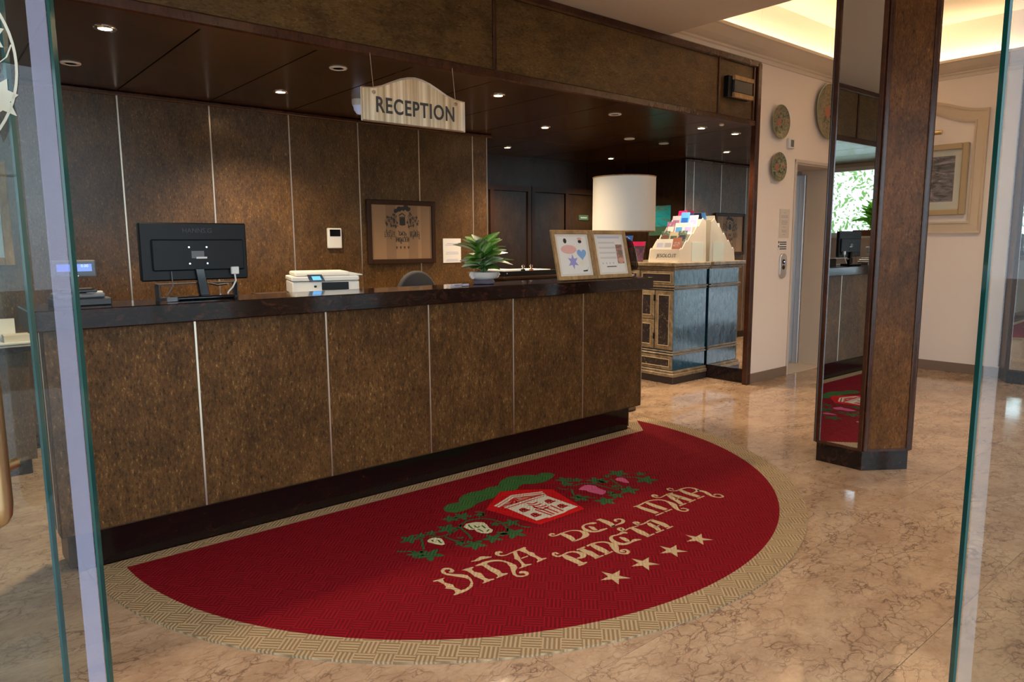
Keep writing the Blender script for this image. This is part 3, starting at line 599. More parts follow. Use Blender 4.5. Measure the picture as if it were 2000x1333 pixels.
hxo = inlay(hx, 'rug_bright_red', 'hexagon_ground', 2)
house = F(*Z2, [(530, 670), (1190, 450), (1725, 640), (1570, 700), (1490, 745), (1240, 830), (1200, 825), (1030, 880)])
inlay(house, 'rug_white', 'house_wall', 3, hxo); EMB.append((house, None))
roof = F(*Z2, [(430, 630), (650, 480), (1130, 410), (1150, 425), (520, 648)])
inlay(roof, 'rug_blush', 'house_roof', 3, hxo)
rl = MB()
for a in ([(320, 635), (610, 450), (1130, 388)], [(372, 650), (640, 472), (1165, 413)], [(485, 662), (830, 545), (1185, 437)]):
    for p, q in zip(a[:-1], a[1:]): stroke_mb(rl, F(*Z2, [p, q]), [.007, .007], .0096); EMB.append((F(*Z2, [p, q]), [.007, .007]))
rl.build('roof_lines', 'rug_white', hxo)
rd = MB()
for a in ([(560, 570), (640, 500), (720, 530)], [(590, 600), (650, 520), (700, 590)], [(760, 490), (860, 470), (960, 480)], [(460, 620), (700, 560), (1100, 430)], [(860, 580), (960, 595), (1040, 560)], [(880, 610), (1010, 620), (1110, 590)], [(1000, 690), (1290, 790)], [(1080, 670), (1330, 770)], [(1160, 650), (1400, 745)], [(1260, 620), (1480, 715)], [(960, 630), (1100, 690), (1240, 640)], [(980, 660), (1120, 640), (1200, 610)]):
    stroke_mb(rd, F(*Z2, a), [.0055]*len(a), .00955)
for cx, cy in ((808, 697), (1005, 780), (1243, 548), (1455, 628)):
    for a in ([(cx-72, cy-4), (cx-8, cy-32)], [(cx-8, cy-32), (cx+72, cy+2)], [(cx+105, cy-8), (cx-5, cy+36)], [(cx-5, cy+36), (cx-72, cy-4)], [(cx-36, cy-18), (cx+36, cy+18)], [(cx-42, cy+14), (cx+34, cy-14)]):
        stroke_mb(rd, F(*Z2, a), [.006, .006], .00955)
    EMB.append((F(*Z2, [(cx-72, cy-4), (cx-8, cy-32), (cx+72, cy+2), (cx-5, cy+36)]), 'cut'))
rd.build('house_drawing', 'rug_bright_red', hxo)
for Zr, pl, m_ in ((Z1, [(860, 850), (890, 810), (960, 795), (1020, 785), (1110, 790), (1150, 820), (1180, 860), (1225, 885), (1210, 915), (1150, 930), (1080, 925), (1020, 905), (1000, 880), (940, 885), (900, 870)], 'rug_cream'), (Z1, [(410, 1020), (440, 995), (500, 980), (580, 990), (610, 1020), (630, 1065), (590, 1075), (520, 1065), (470, 1050), (420, 1040)], 'rug_cream'),
                   (Z3, [(455, 545), (490, 510), (560, 470), (650, 460), (760, 480), (810, 520), (880, 545), (945, 570), (920, 620), (860, 640), (800, 625), (740, 610), (640, 590), (580, 560), (500, 555)], 'rug_pink'), (Z3, [(1100, 365), (1140, 335), (1230, 330), (1290, 355), (1350, 415), (1340, 430), (1260, 420), (1200, 400), (1130, 385)], 'rug_pink')):
    pts = F(*Zr, pl); inlay(pts, m_, 'grape_bunch', 3); EMB.append((pts, None))
for a in ([(920, 820), (945, 850), (980, 870)], [(990, 830), (1030, 855), (1060, 840)], [(1090, 830), (1130, 865)], [(1040, 875), (1100, 905)], [(1150, 905), (1175, 880)], [(460, 1010), (490, 1030)], [(540, 1010), (585, 1050)]): gl = MB(); stroke_mb(gl, F(*Z1, a), [.004]*len(a), .0096); gl.build('grape_line', 'rug_leaf', rug)
def vleaf(c, r, a0):
    out = []
    for k in range(20):
        q = a0+2*PI*k/20; rr = r*(1.12 if k % 4 == 0 else .80 if k % 2 else .46); out.append(Vector((c.x+rr*math.cos(q), c.y+rr*math.sin(q), 0)))
    return out
for Zr, lst in ((Z1, [(190, 1000, .055), (330, 955, .035), (270, 1185, .045), (440, 1195, .07), (660, 870, .062), (460, 925, .035), (1000, 1068, .062), (820, 1050, .035), (1220, 990, .055), (1480, 925, .070), (1330, 930, .035), (850, 715, .055), (700, 745, .05), (1450, 795, .05), (1250, 810, .03), (1070, 695, .035)]),
                (Z3, [(200, 375, .06), (415, 375, .045), (250, 450, .045), (770, 385, .065), (900, 400, .04), (1150, 255, .07), (960, 310, .03), (1650, 370, .075), (1550, 265, .04), (1340, 555, .07), (1100, 490, .03), (1120, 650, .05), (930, 750, .065), (480, 695, .06), (1020, 600, .03)])):
    for x, y, r_ in lst:
        c_ = F(*Zr, [(x, y)])[0]; pts = vleaf(c_, r_*.86, random.random()*6); inlay(pts, 'rug_leaf', 'vine_leaf', 2); EMB.append((pts, None))
for Zr, lst in ((Z1, [[(340, 990), (350, 1060), (365, 1130)], [(430, 970), (600, 960), (750, 900), (870, 790), (1000, 750), (1150, 745), (1300, 780), (1390, 850), (1400, 900)], [(815, 810), (840, 870), (920, 940), (960, 1000)], [(630, 970), (760, 1020), (880, 1030)], [(30, 1150), (120, 1155), (240, 1150)], [(1000, 660), (1080, 660), (1110, 700), (1060, 715)], [(780, 975), (820, 990), (850, 970)], [(1540, 830), (1640, 850), (1690, 850)]]),
                (Z3, [[(360, 480), (500, 440), (700, 440), (900, 490), (1100, 540), (1200, 540)], [(330, 530), (370, 640), (500, 700)], [(1020, 350), (1120, 430), (1230, 500)], [(1200, 310), (1330, 325), (1480, 325)], [(80, 510), (180, 540), (290, 530)], [(620, 690), (760, 695)]])):
    for a in lst:
        vn = MB(); stroke_mb(vn, F(*Zr, a), [.0055]*len(a), .0091); vn.build('vine_stem', 'rug_leaf', rug); EMB.append((F(*Zr, a), [.0055]*len(a)))

def emblem(mb, fn, su, sv, cu=2.366, cv=2.35):
    """the rug's emblem drawn on a plane: fn(u, v) gives a point"""
    for pts, ws in EMB:
        if ws == 'cut': continue
        if ws is None: mb.flat([fn((p.x-cu)*su, (p.y-cv)*sv) for p in pts])
        else:
            t = MB(); stroke_mb(t, pts, [w_*1.3 for w_ in ws], 0); mb.add([fn((p[0]-cu)*su, (p[1]-cv)*sv) for p in t.v], t.f)

# ------------------------------------------------------------------ mirrored hexagonal columns
def column(label, L, M_, R_, top):
    Lc, Mc, Rc_ = Vector(L), Vector(M_), Vector(R_); Cc = Rc_+Lc-Mc
    V = [Mc, Rc_, 2*Cc-Lc, 2*Cc-Mc, 2*Cc-Rc_, Lc]
    t = thing('mirrored_column', label, 'column', (Cc.x, Cc.y, 0))
    def poly(s): return [(Cc.x+(v.x-Cc.x)*s, Cc.y+(v.y-Cc.y)*s) for v in V]
    MB().prism(poly(1.0), XY(0), 0, .12).build('base', 'dark_granite', t, .002)
    MB().prism(poly(1.02), XY(0), .118, top).build('core', 'molding', t)
    S = [Vector(p) for p in poly(1.02)]
    for i in range(6):
        a, b_ = S[i], S[(i+1) % 6]; e = (b_-a); Ln = e.length; e.normalize(); nn = Vector((e.y, -e.x))
        if nn.dot(a-Vector((Cc.x, Cc.y))) < 0: nn = -nn
        def fb(u0, u1, o0, o1, z0, z1):
            P4 = [a+e*u0+nn*o0, a+e*u1+nn*o0, a+e*u1+nn*o1, a+e*u0+nn*o1]
            return MB().prism([(p.x, p.y) for p in P4], XY(0), z0, z1)
        mir = i in (5, 3, 1)
        fb(.026, Ln-.026, -.001, .004, .125, top).build('mirror_face' if mir else 'veneer_face', 'mirror_column' if mir else 'veneer_column', t)
        for u in (.0, Ln-.026): fb(u, u+.026, -.002, .014, .118, top).build('edge_molding', 'molding', t, .004)
        fb(.026, Ln-.026, -.002, .010, .118, .134).build('bottom_rail', 'molding', t)
    return t
column('hexagonal column with mirror and veneer faces standing in the middle of the hall', (4.2145, 2.06), (4.212, 1.781), (4.444, 1.616), Z_SOF-.001+.0)
dx, dy = 7.93-4.206, 2.06-2.06
column('mirrored column against the right wall, seen through the right glass leaf', (4.206+dx-.02, 2.06+dy), (4.212+dx-.02, 1.781+dy), (4.40+dx, 1.616+dy), Z_HALL-.001)


# ------------------------------------------------------------------ recessed downlights
spots = [(.85, 4.07, 1, 'lit recessed downlight at the left end of the front ceiling row'), (.84, 4.95, 0, 'unlit recessed downlight at the left end of the rear ceiling row'),
         (2.10, 4.09, 0, 'unlit recessed downlight in the front ceiling row, left of the hanging sign'), (2.10, 4.96, 1, 'lit recessed downlight in the rear ceiling row, left of the hanging sign'),
         (3.36, 4.11, 1, 'lit recessed downlight just right of the hanging reception sign'), (4.60, 4.95, 1, 'lit recessed downlight in the rear ceiling row beyond the panelled wall end'),
         (5.21, 6.22, 1, 'lit recessed downlight deep in the recess by the dark doors'), (4.60, 4.10, 0, 'unlit recessed downlight in the front ceiling row above the white lamp'),
         (5.78, 4.95, 0, 'unlit recessed downlight in the rear ceiling row close to the mirror wall'), (5.78, 4.08, 1, 'lit recessed downlight in the front ceiling row close to the mirror wall')]
for k, (x, y, zc) in enumerate(((.4, 1.7, Z_SOF), (2.0, 1.5, Z_SOF), (3.4, 1.1, Z_SOF), (1.4, .2, Z_SOF), (6.4, 1.6, Z_HALL), (6.0, -.4, Z_HALL))):  # added lamps, out of view, to brighten the rug and hall
    nm_ = ('over the left end of the rug', 'over the middle of the rug', 'over the right end of the rug', 'over the entrance doors', 'of the hall, nearest the lift wall', 'of the hall, nearest the added front window')[k]
    t = thing('downlight', 'added lit downlight in the plaster ceiling '+nm_, 'downlight', (x, y, zc), 'added plaster ceiling downlights')
    MB().lathe([(.055, -.001), (.058, -.006), (.075, -.006), (.08, -.002), (.08, .004), (.055, .004)], (x, y, zc), 28, caps=False).build('rim', 'white_plastic', t, smooth=True)
    MB().lathe([(0, -.0035), (.056, -.0035)], (x, y, zc), 24).build('lens', 'lens_on', t)
    ld = bpy.data.lights.new('spot', 'SPOT'); ld.energy = SOFFIT_FILL_W if zc == Z_SOF else HALL_FILL_W; ld.color = (1, .80, .56); ld.spot_size = math.radians(140); ld.spot_blend = 1; ld.shadow_soft_size = .06
    lo = bpy.data.objects.new('spot', ld); C.objects.link(lo); lo.parent = t; lo.location = (0, 0, -.012)
for x, y, on, lab in spots:
    t = thing('downlight', lab, 'downlight', (x, y, Z_CEIL), 'recessed ceiling downlights')
    MB().lathe([(.030, -.001), (.034, -.006), (.050, -.006), (.054, -.002), (.054, .004), (.030, .004)], (x, y, Z_CEIL), 28, caps=False).build('rim', 'chrome' if on else 'white_plastic', t, smooth=True)
    MB().lathe([(0, -.0035), (.031, -.0035)], (x, y, Z_CEIL), 24).build('lens', 'lens_on' if on else 'lens_off', t)
    if on:
        ld = bpy.data.lights.new('spot', 'SPOT'); ld.energy = SPOT_W; ld.color = (1, .78, .52); ld.spot_size = math.radians(128); ld.spot_blend = .8; ld.shadow_soft_size = .09
        lo = bpy.data.objects.new('spot', ld); C.objects.link(lo); lo.parent = t; lo.location = (0, 0, -.012)
sd = thing('ceiling_sensor', 'tiny white sensor in the ceiling beside the mirror wall', 'sensor', (5.76, 3.85, Z_CEIL))
MB().lathe([(.0, -.012), (.014, -.010), (.022, -.002), (.022, .002)], (5.76, 3.85, Z_CEIL), 20).build('housing', 'white_plastic', sd, smooth=True)
cx_, cy_ = 2.66, 4.87
cd = thing('dome_camera', 'white dome camera on the ceiling half hidden by the hanging sign', 'camera', (cx_, cy_, Z_CEIL))
MB().lathe([(.055, 0), (.055, -.03), (.05, -.045)], (cx_, cy_, Z_CEIL), 24).build('housing', 'white_plastic', cd, smooth=True)
MB().lathe([(.046, -.045), (.04, -.075), (.022, -.10), (0, -.108)], (cx_, cy_, Z_CEIL), 24).build('dome', 'dome_glass', cd, smooth=True)

# ------------------------------------------------------------------ hanging RECEPTION sign
SY = 3.615
sg = thing('reception_sign', 'brushed metal hanging sign reading RECEPTION with arched top', 'sign', (2.337, SY, 2.03))
A0, A1, B0 = 1.985, 2.69, 2.025
pts = [(A0, B0), (A1, B0), (A1, 2.205), (2.615, 2.212), (2.56, 2.228), (2.50, 2.255), (2.44, 2.28), (2.385, 2.295), (2.337, 2.30), (2.29, 2.295), (2.235, 2.28), (2.175, 2.255), (2.115, 2.228), (2.06, 2.212), (A0, 2.205)]
sgp = MB().prism(pts, XZ(SY), 0, .006).build('plate', 'brushed_sign', sg, .0015)
bd = MB(); out_ = pts; Cn = Vector((2.337, 2.14))
ins = [((p[0]-Cn.x)*.97+Cn.x, (p[1]-Cn.y)*.93+Cn.y) for p in pts]
for i in range(len(pts)):
    j = (i+1) % len(pts)
    bd.add([(out_[i][0], SY-.003, out_[i][1]), (out_[j][0], SY-.003, out_[j][1]), (ins[j][0], SY-.0004, ins[j][1]), (ins[i][0], SY-.0004, ins[i][1])], [(0, 1, 2, 3)])
bd.build('bevelled_rim', 'metal_strip', sgp)
text_mesh('lettering', 'RECEPTION', .118, face_y(2.345, SY-.001, 2.118), 'engraved', sgp, .0012, sx=.80, spacing=1.12, off=.0022)
for x, zt in ((2.065, 2.40), (2.622, 2.40)):
    MB().tube([(x, SY+.001, 2.205), (x, SY+.03, zt+.01)], .0018, 6).build('wire', 'metal_strip', sg)
    MB().lathe([(0, -.006), (.010, -.005), (.012, 0)], (x, SY-.0005, 2.185), 16, 'y').build('bolt', 'chrome', sgp, smooth=True)

# ------------------------------------------------------------------ box on the fascia, wall fittings
bx = thing('wall_speaker', 'small black and wood box fixed at the right end of the veneered bulkhead', 'speaker', (5.68, Y_FAS, 2.57))
box('back_plate', 'black_plastic', bx, 5.49, 5.84, Y_FAS-.05, Y_FAS, 2.585, 2.76, .004); box('grille', 'dark_plastic', bx, 5.545, 5.825, Y_FAS-.075, Y_FAS-.05, 2.625, 2.725, .004)
box('top_band', 'oak_frame', bx, 5.545, 5.84, Y_FAS-.078, Y_FAS-.048, 2.727, 2.765, .004); box('bottom_band', 'oak_frame', bx, 5.545, 5.84, Y_FAS-.078, Y_FAS-.048, 2.583, 2.623, .004)
box('indicator', 'chrome', bx, 5.56, 5.566, Y_FAS-.077, Y_FAS-.074, 2.66, 2.685)

ic = thing('intercom', 'white wall intercom with dark screen on the veneered wall above the printer', 'intercom', (2.79, Y_BACK, 1.32))
box('housing', 'white_plastic', ic, 2.725, 2.852, Y_BACK-.03, Y_BACK, 1.318, 1.487, .006); box('screen', 'black_gloss', ic, 2.741, 2.838, Y_BACK-.032, Y_BACK-.029, 1.418, 1.475, .001)

pf = thing('framed_emblem', 'dark framed print of the house and tree emblem on the veneered wall', 'picture', (3.455, Y_BACK, 1.175))
px0, px1, pz0, pz1 = 3.098, 3.81, 1.175, 1.738
YW = Y_BACK-.003
box('backing', 'tan_panel', pf, px0+.03, px1-.03, YW-.018, YW-.002, pz0+.03, pz1-.03)
for a in (.19, .42, .56): box('fabric_stripe', 'tan_stripe', pf, px0+a, px0+a+.10, YW-.0188, YW-.018, pz0+.04, pz1-.04)
for n_, b_ in (('frame_side', (px0, px0+.042, pz0, pz1)), ('frame_side', (px1-.042, px1, pz0, pz1)), ('frame_rail', (px0+.042, px1-.042, pz0, pz0+.042)), ('frame_rail', (px0+.042, px1-.042, pz1-.042, pz1))):
    box(n_, 'dark_frame_wood', pf, b_[0], b_[1], YW-.035, YW-.001, b_[2], b_[3], .005)
mb = MB(); emblem(mb, lambda u, v: (3.455+u, YW-.0195, 1.485+v), .215, .31)
mb.build('printed_emblem', 'ink', pf)

nb = thing('price_notice', 'white printed notice on the veneered wall behind the potted plant', 'notice', (4.01, Y_BACK, 1.17))
box('sheet', 'white_paper', nb, 3.905, 4.115, Y_BACK-.008, Y_BACK-.002, 1.17, 1.40, .001)
m_ = MB(); 
for z, wdt in ((1.352, .12), (1.338, .15), (1.27, .14), (1.255, .15), (1.20, .13), (1.188, .15)): m_.box(4.01-wdt/2, 4.01+wdt/2, Y_BACK-.0088, Y_BACK-.0079, z-.004, z+.003)
m_.build('text_lines', 'print_lilac', nb)

# ------------------------------------------------------------------ things on the counter
mo = thing('computer_monitor', 'black computer monitor seen from behind at the left of the counter', 'monitor', (1.02, 3.42, ZT))
mx0, mx1, mz0, mz1, my = .785, 1.252, 1.192, 1.452, 3.44
mh = box('screen_housing', 'black_plastic', mo, mx0, mx1, my, my+.035, mz0, mz1, .006)
mk_ = box('back_bulge', 'black_plastic', mo, mx0+.045, mx1-.02, my-.014, my+.004, mz0+.045, mz1-.075, .005)
box('screen', 'black_gloss', mh, mx0+.012, mx1-.012, my+.0345, my+.036, mz0+.02, mz1-.012)
text_mesh('brand_lettering', 'HANNS.G', .03, face_y(1.03, my-.0005, mz1-.036), 'logo_grey', mh, .0006, sx=1.0)
box('rating_label', 'grey_plastic', mk_, .995, 1.05, my-.0152, my-.0138, 1.292, 1.325); box('barcode_label', 'white_plastic', mk_, 1.015, 1.062, my-.0156, my-.0150, 1.290, 1.298)
for x in (.985, 1.062):
    for z in (1.268, 1.342): MB().lathe([(0, -.003), (.004, -.003), (.005, 0)], (x, my-.014, z), 12, 'y').build('screw', 'chrome', mk_)
nk = MB(); nk.prism([(1.005, 1.245), (1.045, 1.245), (1.063, ZT+.015), (1.02, ZT+.015)], XZ(my-.022), 0, .03); nk.build('stand_neck', 'black_gloss', mo, .003)
box('stand_base', 'black_gloss', mo, .90, 1.16, my-.075, my+.028, ZT, ZT+.016, .006)
MB().tube([(1.06, my-.01, 1.178), (1.10, my-.02, 1.168), (1.15, my-.015, 1.172)], .006, 8).build('cable_clip', 'chrome', mo, smooth=True)
box('plug', 'white_cable', mo, 1.165, 1.20, my-.03, my-.012, 1.215, 1.25, .003)
MB().tube([(1.18, my-.022, 1.22), (1.183, my-.026, 1.185), (1.165, my-.03, 1.155), (1.145, my-.03, 1.135), (1.14, my-.03, ZT+.018)], .0038, 8).build('video_cable', 'white_cable', mo, smooth=True)
MB().tube([(.905, my-.012, 1.235), (.907, my-.014, 1.17), (.89, my-.01, 1.14), (.88, my, 1.125)], .0022, 8).build('power_cable', 'grey_plastic', mo, smooth=True)

lt = thing('letter_tray', 'black open letter tray behind the monitor stand', 'tray', (1.02, 3.52, ZT))
for b_ in ((.86, 1.215, 3.482, 3.55, ZT, ZT+.006), (.86, 1.215, 3.482, 3.55, ZT+.065, ZT+.07), (.86, .866, 3.482, 3.55, ZT+.006, ZT+.065), (1.209, 1.215, 3.482, 3.55, ZT+.006, ZT+.065)):
    box('tray_side', 'dark_plastic', lt, *b_, .001)
lk = thing('acrylic_block', 'small clear block at the counter edge left of the monitor stand', 'holder', (.872, 3.24, ZT))
box('body', 'acrylic', lk, .845, .895, 3.30, 3.325, ZT, ZT+.022, .002); box('insert', 'grey_plastic', lk, .849, .891, 3.31, 3.314, ZT+.002, ZT+.02)

cdp = thing('customer_display', 'pole-mounted till display glowing blue at the left end of the counter', 'display', (.53, 3.45, ZT))
box('foot', 'dark_plastic', cdp, .47, .60, 3.38, 3.52, ZT+.052, ZT+.066, .004); MB().tube([(.527, 3.45, ZT+.06), (.527, 3.45, 1.225)], .014, 14).build('pole', 'dark_plastic', cdp, smooth=True)
dh = box('housing', 'grey_plastic', cdp, .45, .612, 3.432, 3.47, 1.222, 1.292, .005); box('bezel', 'black_gloss', dh, .458, .604, 3.429, 3.433, 1.232, 1.286); box('lit_screen', 'lcd_blue', dh, .468, .594, 3.427, 3.4295, 1.246, 1.276)
text_mesh('digits', '0.00', .016, face_y(.582, 3.4265, 1.268), 'lcd_dim', dh, .0003, align='RIGHT')
box('maker_plate', 'lens_off', dh, .52, .545, 3.4295, 3.4318, 1.225, 1.230)
tl = thing('cash_drawer', 'low dark grey till printer under the blue display', 'till', (.54, 3.45, ZT))
box('body', 'dark_plastic', tl, .44, .645, 3.35, 3.535, ZT, ZT+.03, .004); box('lid', 'grey_plastic', tl, .45, .625, 3.36, 3.53, ZT+.031, ZT+.05, .005)
box('paper_slip', 'white_paper', tl, .56, .62, 3.385, 3.42, ZT+.0505, ZT+.056)

# plant
def leaf_mesh(L, W, droop, seed):
    vs, fs = [], []; n = 7
    for i in range(n+1):
        t = i/n; wd = W*math.sin(PI*min(1, t*.94+.04))**.8*(1-.25*t); y = L*t; z = -droop*t*t*L
        vs += [(-wd, y, z+wd*.25), (0, y, z), (wd, y, z+wd*.25)]
    for i in range(n):
        for k in (0, 1): fs.append((i*3+k, i*3+k+1, i*3+k+4, i*3+k+3))
    me = bpy.data.meshes.new('leaf'); me.from_pydata(vs, [], fs)
    for p in me.polygons: p.use_smooth = True
    return me
def plant(t, loc, leaves, h0, h1, mats_w, Lr, Wr, up=(25, 75), roll=.45):
    meshes = {}
    for m_, _w in mats_w:
        meshes[m_] = []
        for k in range(3):
            me = leaf_mesh(Lr[0]+(Lr[1]-Lr[0])*k/2, Wr[0]+(Wr[1]-Wr[0])*k/2, .35+.2*k, k); me.materials.append(MATS[m_]); meshes[m_].append(me)
    pool = [m_ for m_, w_ in mats_w for _ in range(w_)]
    for i in range(leaves):
        a = i*2.399+random.uniform(-.3, .3); el = math.radians(random.uniform(*up)); fr = (i+.5)/leaves; h = h0+(h1-h0)*fr+random.uniform(-.01, .01); el = math.radians(up[0]+(up[1]-up[0])*min(1, max(0, fr+random.uniform(-.3, .3))))
        m_ = random.choice(pool); kk = random.randrange(3); me = meshes[m_][kk]
        rl_ = random.uniform(-roll, roll)
        while True:
            Mx = Matrix.Rotation(a, 3, 'Z') @ Matrix.Rotation(rl_, 3, 'Y') @ Matrix.Rotation(el, 3, 'X')
            bb_ = [[f_(v.co[k_] for v in me.vertices) for f_ in (min, max)] for k_ in range(3)]
            if min((Mx @ Vector((x_, y_, z_))).z for x_ in bb_[0] for y_ in bb_[1] for z_ in bb_[2])+h > .012: break
            el += .05; rl_ *= .95
        o = bpy.data.objects.new('leaf', me); C.objects.link(o); o.parent = t
        o.location = (.016*math.cos(a), .016*math.sin(a), h); o.rotation_euler = (el, rl_, a)
        ORI[o.name] = Vector()
pl = thing('potted_plant', 'variegated leafy plant in a small white handled pot on the counter', 'plant', (2.67, 3.42, ZT))
MB().lathe([(.056, 0), (.066, .004), (.068, .014), (.060, .026), (.062, .032)], (2.67, 3.42, ZT), 30).build('pot_foot', 'ceramic_grey', pl, smooth=True)
MB().lathe([(.060, .028), (.078, .034), (.088, .046), (.090, .062), (.095, .072), (.086, .073), (.082, .058)], (2.67, 3.42, ZT), 36, caps=False).build('pot', 'ceramic_white', pl, smooth=True)
pot_ = pl.children[-1]
for s_ in (-1, 1):
    sp_ = [(2.67+s_*(.094+.020*(1-k/22)*math.cos(k*.75)), 3.42-.012, ZT+.052+.022*(1-k/22)*math.sin(k*.75)) for k in range(20)]
    MB().tube(sp_, .0055, 8).build('scroll_handle', 'ceramic_white', pot_, smooth=True)
MB().lathe([(0, .066), (.083, .066)], (2.67, 3.42, ZT), 24).build('soil', 'soil', pot_)
for k in range(7):
    a = k*.9; MB().tube([(2.67+.012*math.cos(a), 3.42+.012*math.sin(a), ZT+.05), (2.67+.02*math.cos(a), 3.42+.02*math.sin(a), ZT+.16)], .004, 6).build('stalk', 'stem_green', pl)
plant(pl, None, 48, .085, .20, (('leaf_variegated', 5), ('leaf_dark', 3), ('leaf_white', 3)), (.115, .155), (.036, .048), (22, 80), .7)

asg = thing('counter_sign', 'small clear acrylic sign lying at the counter edge by the plant', 'sign', (2.42, 3.30, ZT))
MB().prism([(3.275, ZT), (3.33, ZT), (3.326, ZT+.026), (3.320, ZT+.028)], lambda a, b_, d_: (2.33+d_, a, b_), 0, .155).build('block', 'acrylic', asg, .001)
box('insert', 'print_lilac', asg, 2.345, 2.47, 3.304, 3.308, ZT+.003, ZT+.014)
box('text_line', 'ink', asg, 2.37, 2.43, 3.3035, 3.3041, ZT+.007, ZT+.010)

# angled picture frames
def leaning_frame(name, label, x0, x1, parent=None):
    t = thing(name, label, 'frame', ((x0+x1)/2, 3.40, ZT))
    y0, y1, z0, z1 = 3.305, 3.383, ZT+.001, ZT+.325
    n_ = Vector((0, -(z1-z0), (y1-y0))).normalized(); e = Vector((0, y1-y0, z1-z0)); H_ = e.length; e.normalize()
    def P(u, v, o=0): q = Vector((u, y0, z0))+e*v+n_*o; return (q.x, q.y, q.z)
    def pb(u0, u1, v0, v1, o0, o1):
        return MB().add([P(u, v, o) for o in (o0, o1) for u, v in ((u0, v0), (u1, v0), (u1, v1), (u0, v1))], [(3, 2, 1, 0), (4, 5, 6, 7), (0, 1, 5, 4), (1, 2, 6, 5), (2, 3, 7, 6), (3, 0, 4, 7)])
    fw_ = .026
    pb(x0+fw_, x1-fw_, fw_, H_-fw_, 0, .004).build('mount', 'mat_board', t); mt_ = t.children[-1]
    pb(x0+.05, x1-.05, .042, H_-.042, .004, .005).build('print', 'white_paper', mt_); pt_ = mt_.children[-1]
    for u0, u1, v0, v1, nm in ((x0, x0+fw_, 0, H_, 'frame_side'), (x1-fw_, x1, 0, H_, 'frame_side'), (x0+fw_, x1-fw_, 0, fw_, 'frame_rail'), (x0+fw_, x1-fw_, H_-fw_, H_, 'frame_rail')):
        pb(u0, u1, v0, v1, -.004, .016).build(nm, 'oak_frame', t, .003)
    MB().add([P((x0+x1)/2-.02, .02, -.004), P((x0+x1)/2+.02, .02, -.004), P((x0+x1)/2+.02, H_*.9, -.004), P((x0+x1)/2-.02, H_*.9, -.004), ((x0+x1)/2-.02, 3.40, ZT+.001), ((x0+x1)/2+.02, 3.40, ZT+.001)], [(0, 1, 2, 3), (2, 3, 4, 5)]).build('easel_leg', 'dark_frame_wood', t)
    def art(poly, mat, nm, o=.0055): return MB().flat([P(u, v, o) for u, v in poly]).build(nm, mat, mt_)
    return t, art, H_, pb
t, art, H_, pb = leaning_frame('notice_frame', 'pale wood frame with pastel heart and star print, standing left on the counter end', 3.182, 3.544)
def ell(cx, cy, rx, ry, n=18): return [(cx+rx*math.cos(2*PI*k/n), cy+ry*math.sin(2*PI*k/n)) for k in range(n)]
art(ell(3.322, .205, .072, .030), 'print_pink', 'speech_bubble')
art([(3.436+.044*(math.sin(q)**3), .172+.0026*(13*math.cos(q)-5*math.cos(2*q)-2*math.cos(3*q)-math.cos(4*q))) for q in [2*PI*k/28 for k in range(28)]], 'print_blue', 'heart')
art([(3.346+(.052 if k % 2 == 0 else .024)*math.cos(PI/6*k+PI/6), .122+(.052 if k % 2 == 0 else .024)*math.sin(PI/6*k+PI/6)) for k in range(12)], 'print_violet', 'six_point_star')
art(ell(3.298, .262, .016, .018, 7), 'ink', 'small_mark'); art(ell(3.435, .257, .018, .012, 7), 'ink', 'small_mark'); art(ell(3.435, .276, .022, .010, 9), 'print_pink', 'small_mark')
art([(3.425, .062), (3.469, .066), (3.523-.03, .092), (3.472, .072), (3.469, .056), (3.430, .054)], 'ink', 'small_mark'); art(ell(3.425, .112, .018, .014, 8), 'print_yellow', 'small_mark')
t, art, H_, pb = leaning_frame('notice_frame', 'pale wood frame with printed letter and photo, standing right on the counter end', 3.548, 3.899)
art([(3.611, .278), (3.836, .278), (3.836, .292), (3.611, .292)], 'print_lilac', 'header_band')
for k, v in enumerate((.250, .243, .215, .208, .180, .173, .145, .138)):
    art([(3.611, v), (3.777, v), (3.777, v+.003), (3.611, v+.003)], 'line_grey', 'text_line')
art([(3.664, .078), (3.762, .078), (3.762, .084), (3.664, .084)], 'ink', 'text_line')
art([(3.782, .10), (3.848, .10), (3.848, .235), (3.782, .235)], 'photo_print', 'photo', .0054); art([(3.785, .205), (3.841, .222), (3.841, .235), (3.785, .215)], 'paw_print', 'photo_detail', .0058); art(ell(3.821, .178, .024, .022, 9), 'paw_print', 'photo_detail', .0058); art(ell(3.818, .125, .03, .018, 12), 'skin_print', 'photo_detail', .0058)
for k in range(4): art(ell(3.630+.035*k, .105, .007, .007, 8), 'print_lilac', 'small_icon')

# table lamp on a slim pedestal behind the counter end
LX, LY, LZ = 4.36, 3.78, 1.05
pdl = thing('lamp_pedestal', 'slim dark pedestal behind the counter end carrying the white lamp', 'pedestal', (LX, LY, 0))
MB().lathe([(.125, -.02), (.13, -.01), (.13, 0)], (LX, LY, LZ), 36).build('top', 'dark_frame_wood', pdl, smooth=True)
MB().tube([(LX, LY, .02), (LX, LY, LZ-.02)], .03, 16).build('shaft', 'dark_frame_wood', pdl, smooth=True)
MB().lathe([(.12, 0), (.12, .015), (.05, .03)], (LX, LY, 0), 32).build('foot', 'dark_frame_wood', pdl, smooth=True)
lm = thing('table_lamp', 'table lamp with tall white drum shade behind the right end of the counter', 'lamp', (LX, LY, LZ))
MB().lathe([(.108, 0), (.112, .012), (.09, .02), (.075, .03), (.095, .042), (.095, .056), (.06, .07)], (LX, LY, LZ), 36).build('base', 'chrome', lm, smooth=True)
MB().lathe([(.06, .07), (.112, .09), (.122, .115), (.112, .18), (.096, .25), (.07, .31), (.03, .34)], (LX, LY, LZ), 36).build('body', 'smoked_glass', lm, smooth=True)
